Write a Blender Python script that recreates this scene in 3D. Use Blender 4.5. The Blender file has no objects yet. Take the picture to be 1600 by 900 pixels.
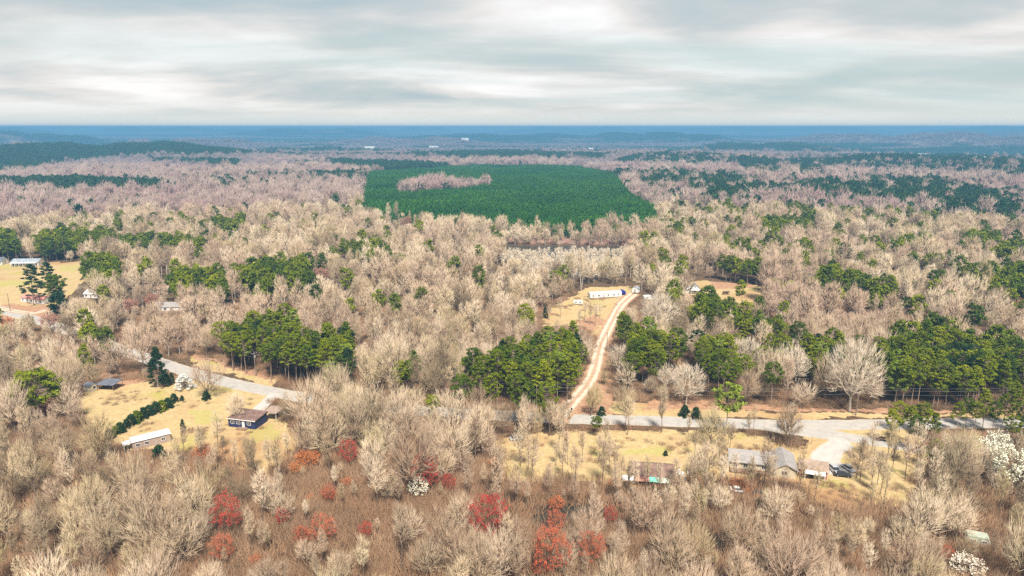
import bpy, math, random
import numpy as np
from mathutils import Vector, Matrix

# ------------------------------------------------------------------ camera, sky, sun, exposure
S = bpy.context.scene
R = math.radians
CAM_H = 100.0
PITCH = R(13.12)
F = 1081.0
cd = bpy.data.cameras.new('camera')
cam = bpy.data.objects.new('camera', cd)
S.collection.objects.link(cam)
cam.location = (0, 0, CAM_H)
cam.rotation_euler = (math.pi / 2 - PITCH, 0, 0)
cd.sensor_width = 36
cd.lens = 36 * F / 1600
cd.clip_start = 1
cd.clip_end = 60000
S.camera = cam
S.render.engine = 'CYCLES'
S.view_settings.view_transform = 'Standard'
S.view_settings.look = 'None'
S.view_settings.gamma = 1
S.view_settings.exposure = 0.86
S.cycles.use_denoising = False
S.cycles.max_bounces = 4
S.cycles.diffuse_bounces = 2
S.cycles.volume_bounces = 0
S.cycles.sample_clamp_indirect = 3
S.cycles.sample_clamp_direct = 12
S.cycles.transparent_max_bounces = 4

SUN_EL, SUN_AZ = R(55), R(168)          # azimuth measured clockwise from +Y: behind the camera, a little left
W = bpy.data.worlds.new('World')
S.world = W
W.use_nodes = True
nt = W.node_tree
nt.nodes.clear()


def N(tree, t, **kw):
    n = tree.nodes.new(t)
    for k, v in kw.items():
        setattr(n, k, v)
    return n


def math_node(tree, op, a, b=None, c=None, clamp=False):
    m = N(tree, 'ShaderNodeMath', operation=op, use_clamp=clamp)
    for i, x in enumerate((a, b, c)):
        if x is None:
            continue
        if isinstance(x, (int, float)):
            m.inputs[i].default_value = x
        else:
            tree.links.new(x, m.inputs[i])
    return m.outputs[0]


def mix_col(tree, fac, a, b, mode='MIX'):
    m = N(tree, 'ShaderNodeMix', data_type='RGBA', blend_type=mode)
    for sock, x in ((m.inputs['Factor'], fac), (m.inputs['A'], a), (m.inputs['B'], b)):
        sk = sock
        if sock.name in ('A', 'B'):
            sk = [s for s in m.inputs if s.name == sock.name and s.type == 'RGBA'][0]
        elif sock.name == 'Factor':
            sk = [s for s in m.inputs if s.name == 'Factor' and s.type == 'VALUE'][0]
        if isinstance(x, (int, float)):
            sk.default_value = x
        elif isinstance(x, tuple):
            sk.default_value = (*x, 1) if len(x) == 3 else x
        else:
            tree.links.new(x, sk)
    return [o for o in m.outputs if o.type == 'RGBA'][0]


def ramp(tree, fac, stops, interp='LINEAR'):
    r = N(tree, 'ShaderNodeValToRGB')
    r.color_ramp.interpolation = interp
    while len(r.color_ramp.elements) < len(stops):
        r.color_ramp.elements.new(0.5)
    for e, (p, c) in zip(r.color_ramp.elements, stops):
        e.position = p
        e.color = (*c, 1) if len(c) == 3 else c
    tree.links.new(fac, r.inputs['Fac'])
    return r.outputs['Color']


def noise(tree, vec, scale, detail=4, rough=0.55, dist=0.0):
    n = N(tree, 'ShaderNodeTexNoise')
    n.inputs['Scale'].default_value = scale
    n.inputs['Detail'].default_value = detail
    n.inputs['Roughness'].default_value = rough
    n.inputs['Distortion'].default_value = dist
    if vec is not None:
        tree.links.new(vec, n.inputs['Vector'])
    return n.outputs['Fac']


# a high stratus deck: noise on a flat layer seen in perspective, over the Nishita sky
sky = N(nt, 'ShaderNodeTexSky', sky_type='NISHITA', sun_disc=False, sun_elevation=SUN_EL,
        sun_rotation=SUN_AZ, air_density=1.0, dust_density=1.5, ozone_density=1.0)
tc = N(nt, 'ShaderNodeTexCoord')
sep = N(nt, 'ShaderNodeSeparateXYZ')
nt.links.new(tc.outputs['Generated'], sep.inputs[0])
zc = math_node(nt, 'ADD', math_node(nt, 'MAXIMUM', sep.outputs['Z'], 0.0), 0.125)
cx = math_node(nt, 'DIVIDE', sep.outputs['X'], zc)
cy = math_node(nt, 'DIVIDE', sep.outputs['Y'], zc)
cmb = N(nt, 'ShaderNodeCombineXYZ')
nt.links.new(math_node(nt, 'MULTIPLY', cx, 0.75), cmb.inputs[0])
nt.links.new(cy, cmb.inputs[1])
cmb.inputs[2].default_value = 6.4
n1 = noise(nt, cmb.outputs[0], 0.80, 7, 0.52, 0.3)
cmb2 = N(nt, 'ShaderNodeCombineXYZ')
nt.links.new(math_node(nt, 'MULTIPLY', cx, 0.3), cmb2.inputs[0])
nt.links.new(cy, cmb2.inputs[1])
cmb2.inputs[2].default_value = 21.3
n2 = noise(nt, cmb2.outputs[0], 0.62, 6, 0.5, 0.2)
cloud = ramp(nt, n1, [(0.33, (0.29, 0.355, 0.375)), (0.43, (0.375, 0.40, 0.405)), (0.51, (0.50, 0.485, 0.47)), (0.62, (0.64, 0.625, 0.615))])
cloud = mix_col(nt, math_node(nt, 'MULTIPLY_ADD', n2, 4.0, -2.0, clamp=True), cloud, (0.33, 0.41, 0.41))
horiz = ramp(nt, math_node(nt, 'MULTIPLY', sep.outputs['Z'], 10.0),
             [(0.0, (1, 1, 1)), (0.12, (0.85, 0.85, 0.85)), (0.38, (0, 0, 0)), (1.0, (0, 0, 0))])
cloud = mix_col(nt, horiz, cloud, (0.50, 0.51, 0.48))
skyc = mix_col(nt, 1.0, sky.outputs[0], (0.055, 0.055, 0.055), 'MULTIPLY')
cover = ramp(nt, sep.outputs['Z'], [(0.0, (.92, .92, .92)), (0.22, (.9, .9, .9)), (0.55, (.35, .35, .35)), (1.0, (.3, .3, .3))])  # cloud thinned overhead, out of view, shaped to cut fill and deepen shadows
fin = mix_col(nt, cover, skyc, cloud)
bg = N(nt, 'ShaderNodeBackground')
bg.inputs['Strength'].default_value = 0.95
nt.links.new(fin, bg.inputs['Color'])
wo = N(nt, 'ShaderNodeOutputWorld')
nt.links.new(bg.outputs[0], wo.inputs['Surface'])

sl = bpy.data.lights.new('sun', 'SUN')
sl.energy = 4.8
sl.angle = R(9)
sl.color = (1.0, 0.93, 0.83)
sun = bpy.data.objects.new('sun', sl)
S.collection.objects.link(sun)
sd = Vector((math.sin(SUN_AZ) * math.cos(SUN_EL), math.cos(SUN_AZ) * math.cos(SUN_EL), math.sin(SUN_EL)))
sun.rotation_euler = sd.to_track_quat('Z', 'Y').to_euler()

# ------------------------------------------------------------------ helpers
rng = np.random.default_rng(7)
random.seed(7)
sp_, cp_ = math.sin(PITCH), math.cos(PITCH)


def unproj(px, py, z=0.0):
    """the point at height z that lies in the direction of that pixel of the 1600x900 photograph"""
    u = (px - 800) / F
    v = (py - 450) / F
    dy = cp_ - v * sp_
    dz = -sp_ - v * cp_
    t = (z - CAM_H) / dz
    return u * t, dy * t


def proj(x, y, z):
    dz = z - CAM_H
    depth = y * cp_ - dz * sp_
    depth = np.where(np.abs(depth) < 1e-3, 1e-3, depth)
    up = y * sp_ + dz * cp_
    return 800 + F * x / depth, 450 - F * up / depth, depth


def inpoly(px, py, poly):
    px = np.asarray(px, float)
    py = np.asarray(py, float)
    c = np.zeros(px.shape, bool)
    n = len(poly)
    for i in range(n):
        x1, y1 = poly[i]
        x2, y2 = poly[(i + 1) % n]
        if y1 == y2:
            continue
        k = ((y1 > py) != (y2 > py)) & (px < (x2 - x1) * (py - y1) / (y2 - y1) + x1)
        c ^= k
    return c


def inany(px, py, polys):
    c = np.zeros(np.shape(px), bool)
    for p in polys:
        c |= inpoly(px, py, p)
    return c


def smooth(a, b, x):
    t = np.clip((x - a) / (b - a), 0, 1)
    return t * t * (3 - 2 * t)


_w = [(rng.uniform(-1, 1), rng.uniform(-1, 1), rng.uniform(0, 6.28)) for _ in range(30)]


def wav(x, y, wl, i0, n=6, ax=1.0):
    s = 0
    for i in range(i0, i0 + n):
        a, b, p = _w[i]
        s = s + np.sin((x * a * ax + y * (abs(b) + .3)) * 6.28 / wl * (0.7 + 0.12 * (i - i0)) + p)
    return s / math.sqrt(n)


# ridges seen in the distance: from, to (photo columns), distance, crest (photo row), depth share, pine-clad?
RIDGES = [(-200, 430, 2600, 223, .11, True), (-300, 190, 5600, 205, .08, True), (330, 620, 8800, 202, .07, True), (150, 420, 4200, 215, .06, False),
          (930, 1260, 2150, 239, .09, True), (1250, 1800, 1950, 240, .10, True), (1180, 1800, 5000, 207.5, .08, False), (1060, 1350, 3500, 223, .07, True),
          (480, 800, 4600, 216, .06, False), (600, 960, 6500, 209, .06, True), (380, 640, 3300, 229, .06, True), (900, 1150, 6200, 207, .07, True),
          (-400, 130, 12000, 198.4, .06, True), (120, 420, 13000, 198.9, .05, True), (330, 640, 14500, 199.6, .05, True), (600, 720, 14500, 199.0, .03, True), (760, 1050, 13500, 199.4, .05, True), (960, 1420, 14500, 198.5, .05, True), (1380, 1950, 13000, 198.3, .06, True), (1500, 1900, 8000, 203, .06, False)]


def ridge_parts(x, y):
    r = np.hypot(x, y)
    px = 800 + 1109 * x / np.maximum(y, 1)
    for k, (p0, p1, D, crest, dep, pine) in enumerate(RIDGES):
        zc_ = 100 - D * (crest - 198) / 1081 - 12
        e = (p1 - p0) * .28
        w = smooth(p0 - e * .3, p0 + e, px) * (1 - smooth(p1 - e, p1 + e * .3, px)) * (y > 0)
        mod = 1 + .16 * np.sin(px / (p1 - p0) * 19 + k * 2.1) + .08 * np.sin(px / (p1 - p0) * 47 + k)
        yield zc_, w * np.clip(mod, .6, 1.15) * np.exp(-((r - D * (1 + .05 * np.sin(px / 90. + k))) / (D * dep)) ** 2), pine


def hgt(x, y):
    x = np.asarray(x, float)
    y = np.asarray(y, float)
    r = np.hypot(x, y)
    base = -24 * smooth(2600, 3600, r) - 6 * smooth(1300, 1900, r)
    base = base + smooth(900, 2200, r) * (3 * wav(x, y, 1500, 0, 6, .6))
    base = base + smooth(2800, 5000, r) * (7 * wav(x, y, 2600, 11, 6, .4) + 4 * wav(x, y, 1100, 17, 5, .5))
    h = base
    for zc_, g, pine in ridge_parts(x, y):
        h = np.maximum(h, base + (zc_ - base) * g)
    return h


def new_mesh(name, V, Fc, mats, mi=None, smooth_=False):
    me = bpy.data.meshes.new(name)
    V = np.asarray(V, np.float32)
    if isinstance(Fc, np.ndarray):
        k = Fc.shape[1]
        me.vertices.add(len(V))
        me.vertices.foreach_set('co', V.ravel())
        me.loops.add(Fc.size)
        me.loops.foreach_set('vertex_index', Fc.astype(np.int32).ravel())
        me.polygons.add(len(Fc))
        me.polygons.foreach_set('loop_start', np.arange(0, Fc.size, k, dtype=np.int32))
        me.polygons.foreach_set('loop_total', np.full(len(Fc), k, np.int32))
        me.update(calc_edges=True)
    else:
        me.from_pydata([tuple(v) for v in V], [], Fc)
        me.update()
    for m in mats:
        me.materials.append(m)
    if mi is not None:
        me.polygons.foreach_set('material_index', np.asarray(mi, np.int32))
    if smooth_:
        me.polygons.foreach_set('use_smooth', np.ones(len(me.polygons), bool))
    me.update()
    return me


def obj(name, me, parent=None, loc=None, label=None, cat=None, group=None, kind=None):
    o = bpy.data.objects.new(name, me)
    S.collection.objects.link(o)
    if parent is not None:
        o.parent = parent
    if loc is not None:
        o.location = loc
    tag(o, label, cat, group, kind)
    return o


def tag(o, label=None, cat=None, group=None, kind=None):
    if label:
        o['label'] = label
    if cat:
        o['category'] = cat
    if group:
        o['group'] = group
    if kind:
        o['kind'] = kind


# ------------------------------------------------------------------ materials
def mat(name, col, rough=0.85, var=0.12, scale=1.5, metal=0.0, spec=0.3, bump=0.0):
    m = bpy.data.materials.new(name)
    m.use_nodes = True
    t = m.node_tree
    b = t.nodes['Principled BSDF']
    b.inputs['Roughness'].default_value = rough
    b.inputs['Metallic'].default_value = metal
    b.inputs['Specular IOR Level'].default_value = spec
    tcn = N(t, 'ShaderNodeTexCoord')
    f = noise(t, tcn.outputs['Object'], scale, 5, 0.6)
    lo = tuple(c * (1 - var * 2) for c in col)
    hi = tuple(min(c * (1 + var * 2), 0.95) for c in col)
    t.links.new(ramp(t, f, [(0.3, lo), (0.7, hi)]), b.inputs['Base Color'])
    if bump:
        bp = N(t, 'ShaderNodeBump')
        bp.inputs['Strength'].default_value = bump
        t.links.new(f, bp.inputs['Height'])
        t.links.new(bp.outputs[0], b.inputs['Normal'])
    return m


def foliage(name, cols, patch=None, local=0.5, lscale=0.45, rough=0.9, transl=0.0):
    """cols: ramp by the random number of each plant; patch: colour that drifts in over large areas"""
    m = bpy.data.materials.new(name)
    m.use_nodes = True
    t = m.node_tree
    b = t.nodes['Principled BSDF']
    b.inputs['Roughness'].default_value = rough
    b.inputs['Specular IOR Level'].default_value = 0.1
    oi = N(t, 'ShaderNodeObjectInfo')
    n = len(cols)
    c = ramp(t, oi.outputs['Random'], [(i / max(n - 1, 1), k) for i, k in enumerate(cols)])
    geo = N(t, 'ShaderNodeNewGeometry')
    if patch:
        pf = noise(t, geo.outputs['Position'], 0.009, 3, 0.5)
        c = mix_col(t, math_node(t, 'MULTIPLY_ADD', pf, 4.0, -1.8, clamp=True), c, patch)
    tcn = N(t, 'ShaderNodeTexCoord')
    lf = noise(t, tcn.outputs['Object'], lscale, 3, 0.6)
    v = math_node(t, 'MULTIPLY_ADD', lf, local * 2, 1 - local)
    hs = N(t, 'ShaderNodeHueSaturation')
    t.links.new(v, hs.inputs['Value'])
    t.links.new(c, hs.inputs['Color'])
    t.links.new(hs.outputs[0], b.inputs['Base Color'])
    return m


M = {}
M['twig'] = foliage('twig', [(0.385, 0.293, 0.175), (0.524, 0.416, 0.275), (0.205, 0.151, 0.091), (0.581, 0.473, 0.333), (0.351, 0.282, 0.145), (0.260, 0.182, 0.119), (0.618, 0.508, 0.366), (0.401, 0.293, 0.197), (0.179, 0.132, 0.083), (0.534, 0.416, 0.267)], (0.393, 0.278, 0.201), .45, .3)
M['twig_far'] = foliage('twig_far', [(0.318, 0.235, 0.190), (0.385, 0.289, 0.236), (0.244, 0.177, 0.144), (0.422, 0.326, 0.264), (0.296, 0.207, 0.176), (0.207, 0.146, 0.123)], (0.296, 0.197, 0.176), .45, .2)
M['twig_haze_tone'] = foliage('twig_haze_tone', [(0.230, 0.176, 0.166), (0.275, 0.209, 0.194), (0.199, 0.150, 0.142)], None, .3, .1)  # distant twigs darkened and greyed: haze and shade put into the colour
M['twig_pale'] = foliage('twig_pale', [(0.494, 0.409, 0.302), (0.541, 0.456, 0.351), (0.437, 0.363, 0.266)], None, .3)
M['bark'] = mat('bark', (.16, .12, .09), .95, .2, 2)
M['bark_pale'] = mat('bark_pale', (.42, .36, .29), .95, .2, 1.2)
M['pine_bark'] = mat('pine_bark', (.27, .20, .15), .95, .2, 1.5)
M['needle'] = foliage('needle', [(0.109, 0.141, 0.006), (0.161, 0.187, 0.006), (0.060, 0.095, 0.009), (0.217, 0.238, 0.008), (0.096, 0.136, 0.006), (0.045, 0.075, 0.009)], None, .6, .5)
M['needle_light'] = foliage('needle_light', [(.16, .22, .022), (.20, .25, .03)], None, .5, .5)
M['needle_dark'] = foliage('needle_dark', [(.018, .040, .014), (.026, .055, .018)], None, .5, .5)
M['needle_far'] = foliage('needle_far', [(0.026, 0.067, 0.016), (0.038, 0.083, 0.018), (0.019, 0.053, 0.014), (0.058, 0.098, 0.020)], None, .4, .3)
M['needle_plant'] = foliage('needle_plant', [(0.037, 0.140, 0.009), (0.055, 0.168, 0.011), (0.024, 0.110, 0.009), (0.077, 0.185, 0.013)], (0.024, 0.099, 0.009), .6, .4)
M['juniper'] = foliage('juniper', [(.22, .22, .13)], None, .6, .8)
M['red'] = foliage('red_buds', [(0.426, 0.028, 0.031), (0.478, 0.050, 0.039)], None, .5, .7)
M['redor'] = foliage('orange_red_buds', [(0.464, 0.085, 0.041), (0.504, 0.125, 0.063)], None, .5, .7)
M['orange'] = foliage('orange_leaves', [(.55, .19, .05), (.50, .15, .06)], None, .5, .7)
M['pink'] = foliage('pink_buds', [(.46, .22, .17), (.50, .26, .20), (.42, .18, .15)], None, .4, .5)
M['blossom'] = foliage('blossom', [(.78, .76, .60), (.74, .74, .56)], None, .25, .8)
M['yellow'] = foliage('yellow_leaves', [(.42, .30, .05)], None, .5, .8)
M['brush'] = foliage('brush', [(0.190, 0.120, 0.068), (0.260, 0.166, 0.099), (0.130, 0.078, 0.045), (0.300, 0.193, 0.117), (0.250, 0.138, 0.077), (0.220, 0.138, 0.086)], None, .4, .5)
M['rbrush'] = foliage('red_brush', [(.30, .17, .125), (.36, .23, .17), (.33, .24, .18), (.26, .14, .11)], None, .4, .5)

M['white_wall'] = mat('white_wall', (.74, .73, .70), .7, .05)
M['cream_wall'] = mat('cream_wall', (.50, .44, .31), .8, .06)
M['navy_wall'] = mat('navy_wall', (.022, .030, .085), .6, .15)
M['grey_roof'] = mat('grey_roof', (.27, .25, .235), .9, .12, 1.0)
M['brown_roof'] = mat('brown_roof', (.17, .105, .085), .95, .25, .8)
M['tan_roof'] = mat('tan_roof', (.29, .215, .165), .95, .15, .8)
M['white_roof'] = mat('white_roof', (.58, .58, .58), .5, .06, .7)
M['red_roof'] = mat('red_roof', (.55, .22, .19), .7, .1, .6)
M['slate_roof'] = mat('slate_roof', (.25, .28, .31), .7, .15, .6)
M['dark_roof'] = mat('dark_roof', (.12, .13, .16), .7, .2, .6)
M['teal_sheet'] = mat('teal_sheet', (.16, .48, .38), .6, .12, .8)
M['pale_sheet'] = mat('pale_sheet', (.52, .60, .50), .6, .15, .8)
M['rust_sheet'] = mat('rust_sheet', (.34, .17, .12), .8, .25, .9)
M['white_sheet'] = mat('white_sheet', (.78, .79, .78), .5, .06, .8)
M['wood'] = mat('wood', (.22, .14, .09), .9, .2, 1.5)
M['frame'] = mat('frame', (.68, .66, .62), .7, .05)
M['glass'] = mat('window_glass', (.03, .035, .04), .12, .1, 1, spec=.6)
M['dark'] = mat('painted_inside_shade', (.02, .018, .016), .9, .2)
M['door'] = mat('door_paint', (.35, .30, .26), .7, .1)
M['brick'] = mat('brick', (.34, .15, .10), .9, .15, 3)
M['concrete'] = mat('concrete', (.62, .57, .50), .9, .08, .5)
M['asphalt'] = None
M['pole'] = mat('pole_wood', (.20, .155, .12), .95, .15, 2)
M['pole_grey'] = mat('pole_grey', (.50, .48, .45), .9, .1, 2)
M['ceramic'] = mat('insulator', (.5, .5, .48), .3, .05)
M['wire'] = mat('wire', (.22, .21, .2), .6, .05)
M['silver'] = mat('silver_paint', (.60, .62, .64), .3, .04, 1, .5, .5)
M['black'] = mat('black_paint', (.02, .02, .023), .25, .1, 1, 0, .6)
M['oldwhite'] = mat('old_white_paint', (.62, .62, .60), .5, .1)
M['oldgrey'] = mat('dull_dark_paint', (.07, .065, .065), .5, .15)
M['blue'] = mat('blue_tarp', (.012, .02, .20), .5, .15)
M['tyre'] = mat('tyre', (.02, .02, .02), .9, .1)
M['rim'] = mat('rim', (.45, .45, .46), .35, .05, 1, .7)
M['lamp'] = mat('lamp_lens', (.7, .68, .62), .15, .05)
M['camper'] = mat('camper_panel', (.36, .40, .32), .6, .08)
M['pinkwall'] = mat('tan_wall', (.33, .25, .20), .8, .05)


def road_mat(name, a, b_, ruts=False):
    m = bpy.data.materials.new(name)
    m.use_nodes = True
    t = m.node_tree
    b = t.nodes['Principled BSDF']
    b.inputs['Roughness'].default_value = .95
    b.inputs['Specular IOR Level'].default_value = .15
    g = N(t, 'ShaderNodeNewGeometry')
    f = noise(t, g.outputs['Position'], .35, 6, .65)
    c = ramp(t, f, [(.3, a), (.7, b_)])
    uv = N(t, 'ShaderNodeUVMap')
    s = N(t, 'ShaderNodeSeparateXYZ')
    t.links.new(uv.outputs[0], s.inputs[0])
    # distance from the centre of the lane, 0..1
    d = math_node(t, 'ABSOLUTE', math_node(t, 'MULTIPLY_ADD', s.outputs[0], 2.0, -1.0))
    w = math_node(t, 'ADD', d, math_node(t, 'MULTIPLY', math_node(t, 'SUBTRACT', f, .5), .5))
    if ruts:
        k = ramp(t, w, [(.0, (.9, .9, .9)), (.18, (.6, .6, .6)), (.34, (0, 0, 0)), (.55, (0, 0, 0)), (.78, (1, 1, 1))])
        c = mix_col(t, k, c, (.36, .22, .13))
    else:
        k = ramp(t, w, [(.80, (0, 0, 0)), (1.0, (.8, .8, .8))])
        c = mix_col(t, k, c, (.42, .35, .25))
        k2 = ramp(t, w, [(.30, (0, 0, 0)), (.45, (.25, .25, .25)), (.6, (0, 0, 0))])
        c = mix_col(t, k2, c, (.34, .31, .28))
    t.links.new(c, b.inputs['Base Color'])
    return m


M['asphalt'] = road_mat('worn_pale_asphalt', (.31, .29, .26), (.42, .39, .35))
M['track'] = road_mat('dirt_track', (.50, .41, .31), (.60, .51, .40), True)
M['drive'] = road_mat('pale_concrete_drive', (.38, .355, .32), (.47, .44, .40))

# ------------------------------------------------------------------ zones, in pixels of the photograph
# pine stands, at the height of their crowns (z = 12)
PINE = [
    [(350, 530), (362, 503), (400, 492), (462, 494), (472, 518), (540, 512), (556, 530), (548, 556), (480, 566), (400, 566), (350, 553)],
    [(700, 578), (740, 562), (765, 545), (800, 532), (872, 512), (905, 508), (930, 540), (922, 570), (900, 595), (880, 606), (800, 603), (730, 598), (690, 596)],
    [(622, 548), (645, 548), (645, 570), (622, 572)],
    [(958, 510), (1000, 503), (1045, 522), (1040, 545), (1000, 556), (958, 540)],
    [(948, 565), (1000, 560), (1004, 588), (955, 596)],
    [(1092, 522), (1138, 520), (1142, 548), (1095, 550)],
    [(1088, 572), (1138, 565), (1142, 596), (1092, 600)],
    [(1372, 532), (1420, 512), (1460, 498), (1530, 524), (1640, 534), (1640, 592), (1500, 588), (1420, 582), (1380, 566)],
    [(1200, 522), (1250, 515), (1302, 530), (1300, 555), (1255, 560), (1205, 545)],
    [(1095, 455), (1125, 450), (1128, 475), (1098, 482)],
    [(1140, 475), (1170, 480), (1200, 495), (1235, 500), (1232, 515), (1190, 508), (1142, 495)],
    [(365, 412), (400, 404), (470, 402), (500, 410), (498, 428), (430, 438), (370, 430)],
    [(268, 418), (300, 412), (350, 425), (352, 440), (300, 448), (268, 440)],
    [(132, 398), (150, 388), (178, 392), (178, 425), (140, 432)],
    [(-30, 364), (20, 358), (26, 378), (-30, 380)], [(48, 368), (90, 357), (158, 359), (162, 374), (60, 380)], [(150, 364), (240, 366), (318, 373), (316, 380), (230, 379), (160, 373)],
    [(128, 492), (165, 490), (168, 512), (130, 515)],
    [(548, 376), (596, 376), (600, 386), (550, 388)],
    [(575, 394), (632, 392), (634, 402), (578, 404)],
    [(333, 336), (375, 338), (378, 350), (335, 350)],
    [(1096, 402), (1190, 402), (1198, 420), (1170, 440), (1100, 420)],
    [(1190, 338), (1262, 340), (1268, 354), (1195, 358)],
    [(1278, 408), (1318, 408), (1318, 428), (1282, 432)], [(1325, 420), (1395, 440), (1390, 448), (1325, 432)],
    [(1402, 370), (1450, 365), (1456, 378), (1405, 382)],
    [(1512, 362), (1558, 360), (1560, 380), (1515, 382)], [(1562, 378), (1620, 372), (1620, 392), (1565, 392)],
    [(1545, 414), (1640, 405), (1640, 440), (1552, 446)],
    [(1005, 276), (1060, 270), (1160, 274), (1172, 284), (1120, 290), (1060, 288), (1004, 283)],
    [(1060, 285), (1200, 288), (1260, 284), (1350, 276), (1440, 278), (1440, 290), (1330, 300), (1240, 306), (1100, 302)],
    [(1250, 292), (1330, 288), (1420, 290), (1450, 274), (1492, 281), (1512, 292), (1592, 306), (1596, 316), (1550, 326), (1480, 326), (1420, 312), (1350, 308), (1252, 304)],
    [(960, 248), (1000, 240), (1060, 238), (1130, 242), (1200, 245), (1180, 256), (960, 254)],
    [(1100, 256), (1200, 250), (1340, 244), (1420, 240), (1500, 243), (1640, 250), (1640, 278), (1530, 270), (1450, 262), (1350, 262), (1300, 265), (1200, 268), (1160, 262)],
    [(-30, 228), (60, 224), (160, 222), (260, 220), (330, 228), (400, 238), (400, 241), (230, 242), (160, 246), (90, 255), (40, 265), (-30, 268)],
    [(230, 246), (300, 248), (370, 248), (380, 252), (370, 262), (300, 256), (240, 252)],
    [(-30, 278), (130, 276), (260, 280), (250, 286), (60, 288), (-30, 289)],
    [(510, 247), (560, 250), (640, 252), (700, 256), (640, 260), (550, 262), (515, 256)],
    [(640, 238), (800, 236), (950, 240), (945, 247), (650, 247)],
    [(460, 252), (500, 252), (500, 257), (460, 258)],
    [(560, 302), (572, 292), (612, 294), (612, 304), (565, 306)],
]
# scattered pines among hardwoods: polygon, share of pines
MIXED = [([(1000, 268), (1640, 262), (1640, 330), (1300, 330), (1150, 320), (1010, 300)], .35),
         ([(1060, 440), (1260, 480), (1330, 560), (1300, 600), (1060, 600)], .22),
         ([(100, 325), (380, 325), (380, 372), (100, 372)], .10),
         ([(1380, 340), (1640, 345), (1640, 480), (1400, 470)], .07),
         ([(680, 560), (760, 540), (900, 600), (680, 620)], .2),
         ([(960, 500), (1100, 520), (1100, 610), (960, 610)], .28)]
PLANT = [(562, 303), (574, 268), (660, 262), (740, 257), (880, 258), (955, 268), (985, 300), (1020, 320), (1036, 352), (940, 358), (850, 357), (760, 352), (650, 343), (565, 332)]
PLANT_HOLE = [(618, 299), (640, 290), (700, 286), (766, 284), (768, 289), (700, 294), (650, 299)]
# open ground as seen in the photograph
OPEN = [
    [(-80, 408), (60, 410), (126, 409), (130, 440), (112, 458), (84, 480), (60, 494), (-80, 498)],
    [(150, 533), (200, 545), (300, 565), (425, 604), (432, 622), (380, 614), (300, 597), (200, 566), (150, 545)],
    [(120, 618), (180, 600), (270, 592), (290, 578), (420, 612), (420, 640), (466, 680), (470, 705), (420, 738), (290, 708), (200, 706), (165, 690), (120, 640)],
    [(868, 662), (905, 600), (925, 560), (934, 520), (965, 470), (985, 455), (1012, 455), (975, 490), (957, 530), (946, 560), (942, 600), (960, 640), (960, 662)],
    [(845, 500), (862, 478), (900, 462), (915, 448), (1000, 446), (985, 460), (955, 500), (935, 528), (905, 508), (850, 512)],
    [(1072, 440), (1100, 438), (1190, 448), (1200, 478), (1150, 478), (1110, 464), (1075, 460)],
    [(885, 640), (960, 622), (1100, 632), (1240, 640), (1700, 640), (1700, 666), (1470, 670), (1440, 708), (1432, 750), (1390, 768), (1290, 752), (1245, 720), (1240, 690), (1180, 672), (1000, 664), (885, 664)],
    [(780, 384), (985, 384), (978, 397), (790, 398)],
]
OPEN_SPARSE = [
    [(775, 690), (830, 676), (1060, 673), (1180, 680), (1250, 700), (1262, 755), (1140, 752), (1080, 748), (970, 758), (790, 752)],
    [(1250, 700), (1440, 712), (1432, 790), (1300, 800), (1250, 770)],
]
WATER = [[(780, 383.5), (985, 385), (1000, 392), (978, 425), (900, 434), (830, 430), (790, 405)],
         [(832, 792), (870, 785), (950, 788), (955, 806), (900, 815), (860, 835), (830, 825)],
         [(1090, 838), (1130, 834), (1150, 850), (1130, 862), (1095, 858)]]
GRASS = [OPEN[0], OPEN[2], OPEN[4], OPEN[5], OPEN_SPARSE[0], OPEN_SPARSE[1],
         [(885, 640), (960, 628), (1100, 638), (1240, 646), (1700, 648), (1700, 655), (900, 652)],
         [(300, 552), (430, 592), (430, 604), (300, 570)],
         [(1240, 664), (1440, 668), (1440, 712), (1432, 760), (1300, 752)],
         [(85, 302), (236, 305), (235, 311), (85, 309)]]
CLAY = [[(0, 474), (60, 478), (75, 474), (80, 490), (50, 500), (0, 500)],
        [(855, 655), (895, 610), (918, 575), (932, 530), (952, 505), (958, 545), (950, 600), (962, 650)],
        [(1020, 622), (1240, 632), (1400, 640), (1600, 640), (1600, 646), (1240, 643), (1000, 638)],
        [(300, 545), (420, 583), (432, 592), (420, 596), (300, 556)],
        [(1110, 440), (1180, 446), (1160, 452), (1110, 450)],
        [(900, 500), (935, 492), (945, 508), (915, 520)],
        [(100, 570), (200, 575), (230, 595), (180, 605), (120, 600)]]


def is_pine(cx, cy, x, y):
    """cx, cy: pixel of the crown. Hand-drawn stands, then broad drifting bands far off."""
    p = inany(cx, cy, PINE)
    r = np.hypot(x, y)
    far = (.9 * wav(x, y, 1500, 3, 6, .3) + .6 * wav(x, y, 500, 12, 5, .35)) > -.05
    for zc_, g, pine in ridge_parts(x, y):
        far = np.where(g > .35, pine ^ (wav(x, y, 600, 20, 6, .5) > 1.5), far)
    p |= (r > 2700) & far & ~((cx < 420) & (cy > 243) & (cy < 275))
    return p


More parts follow.
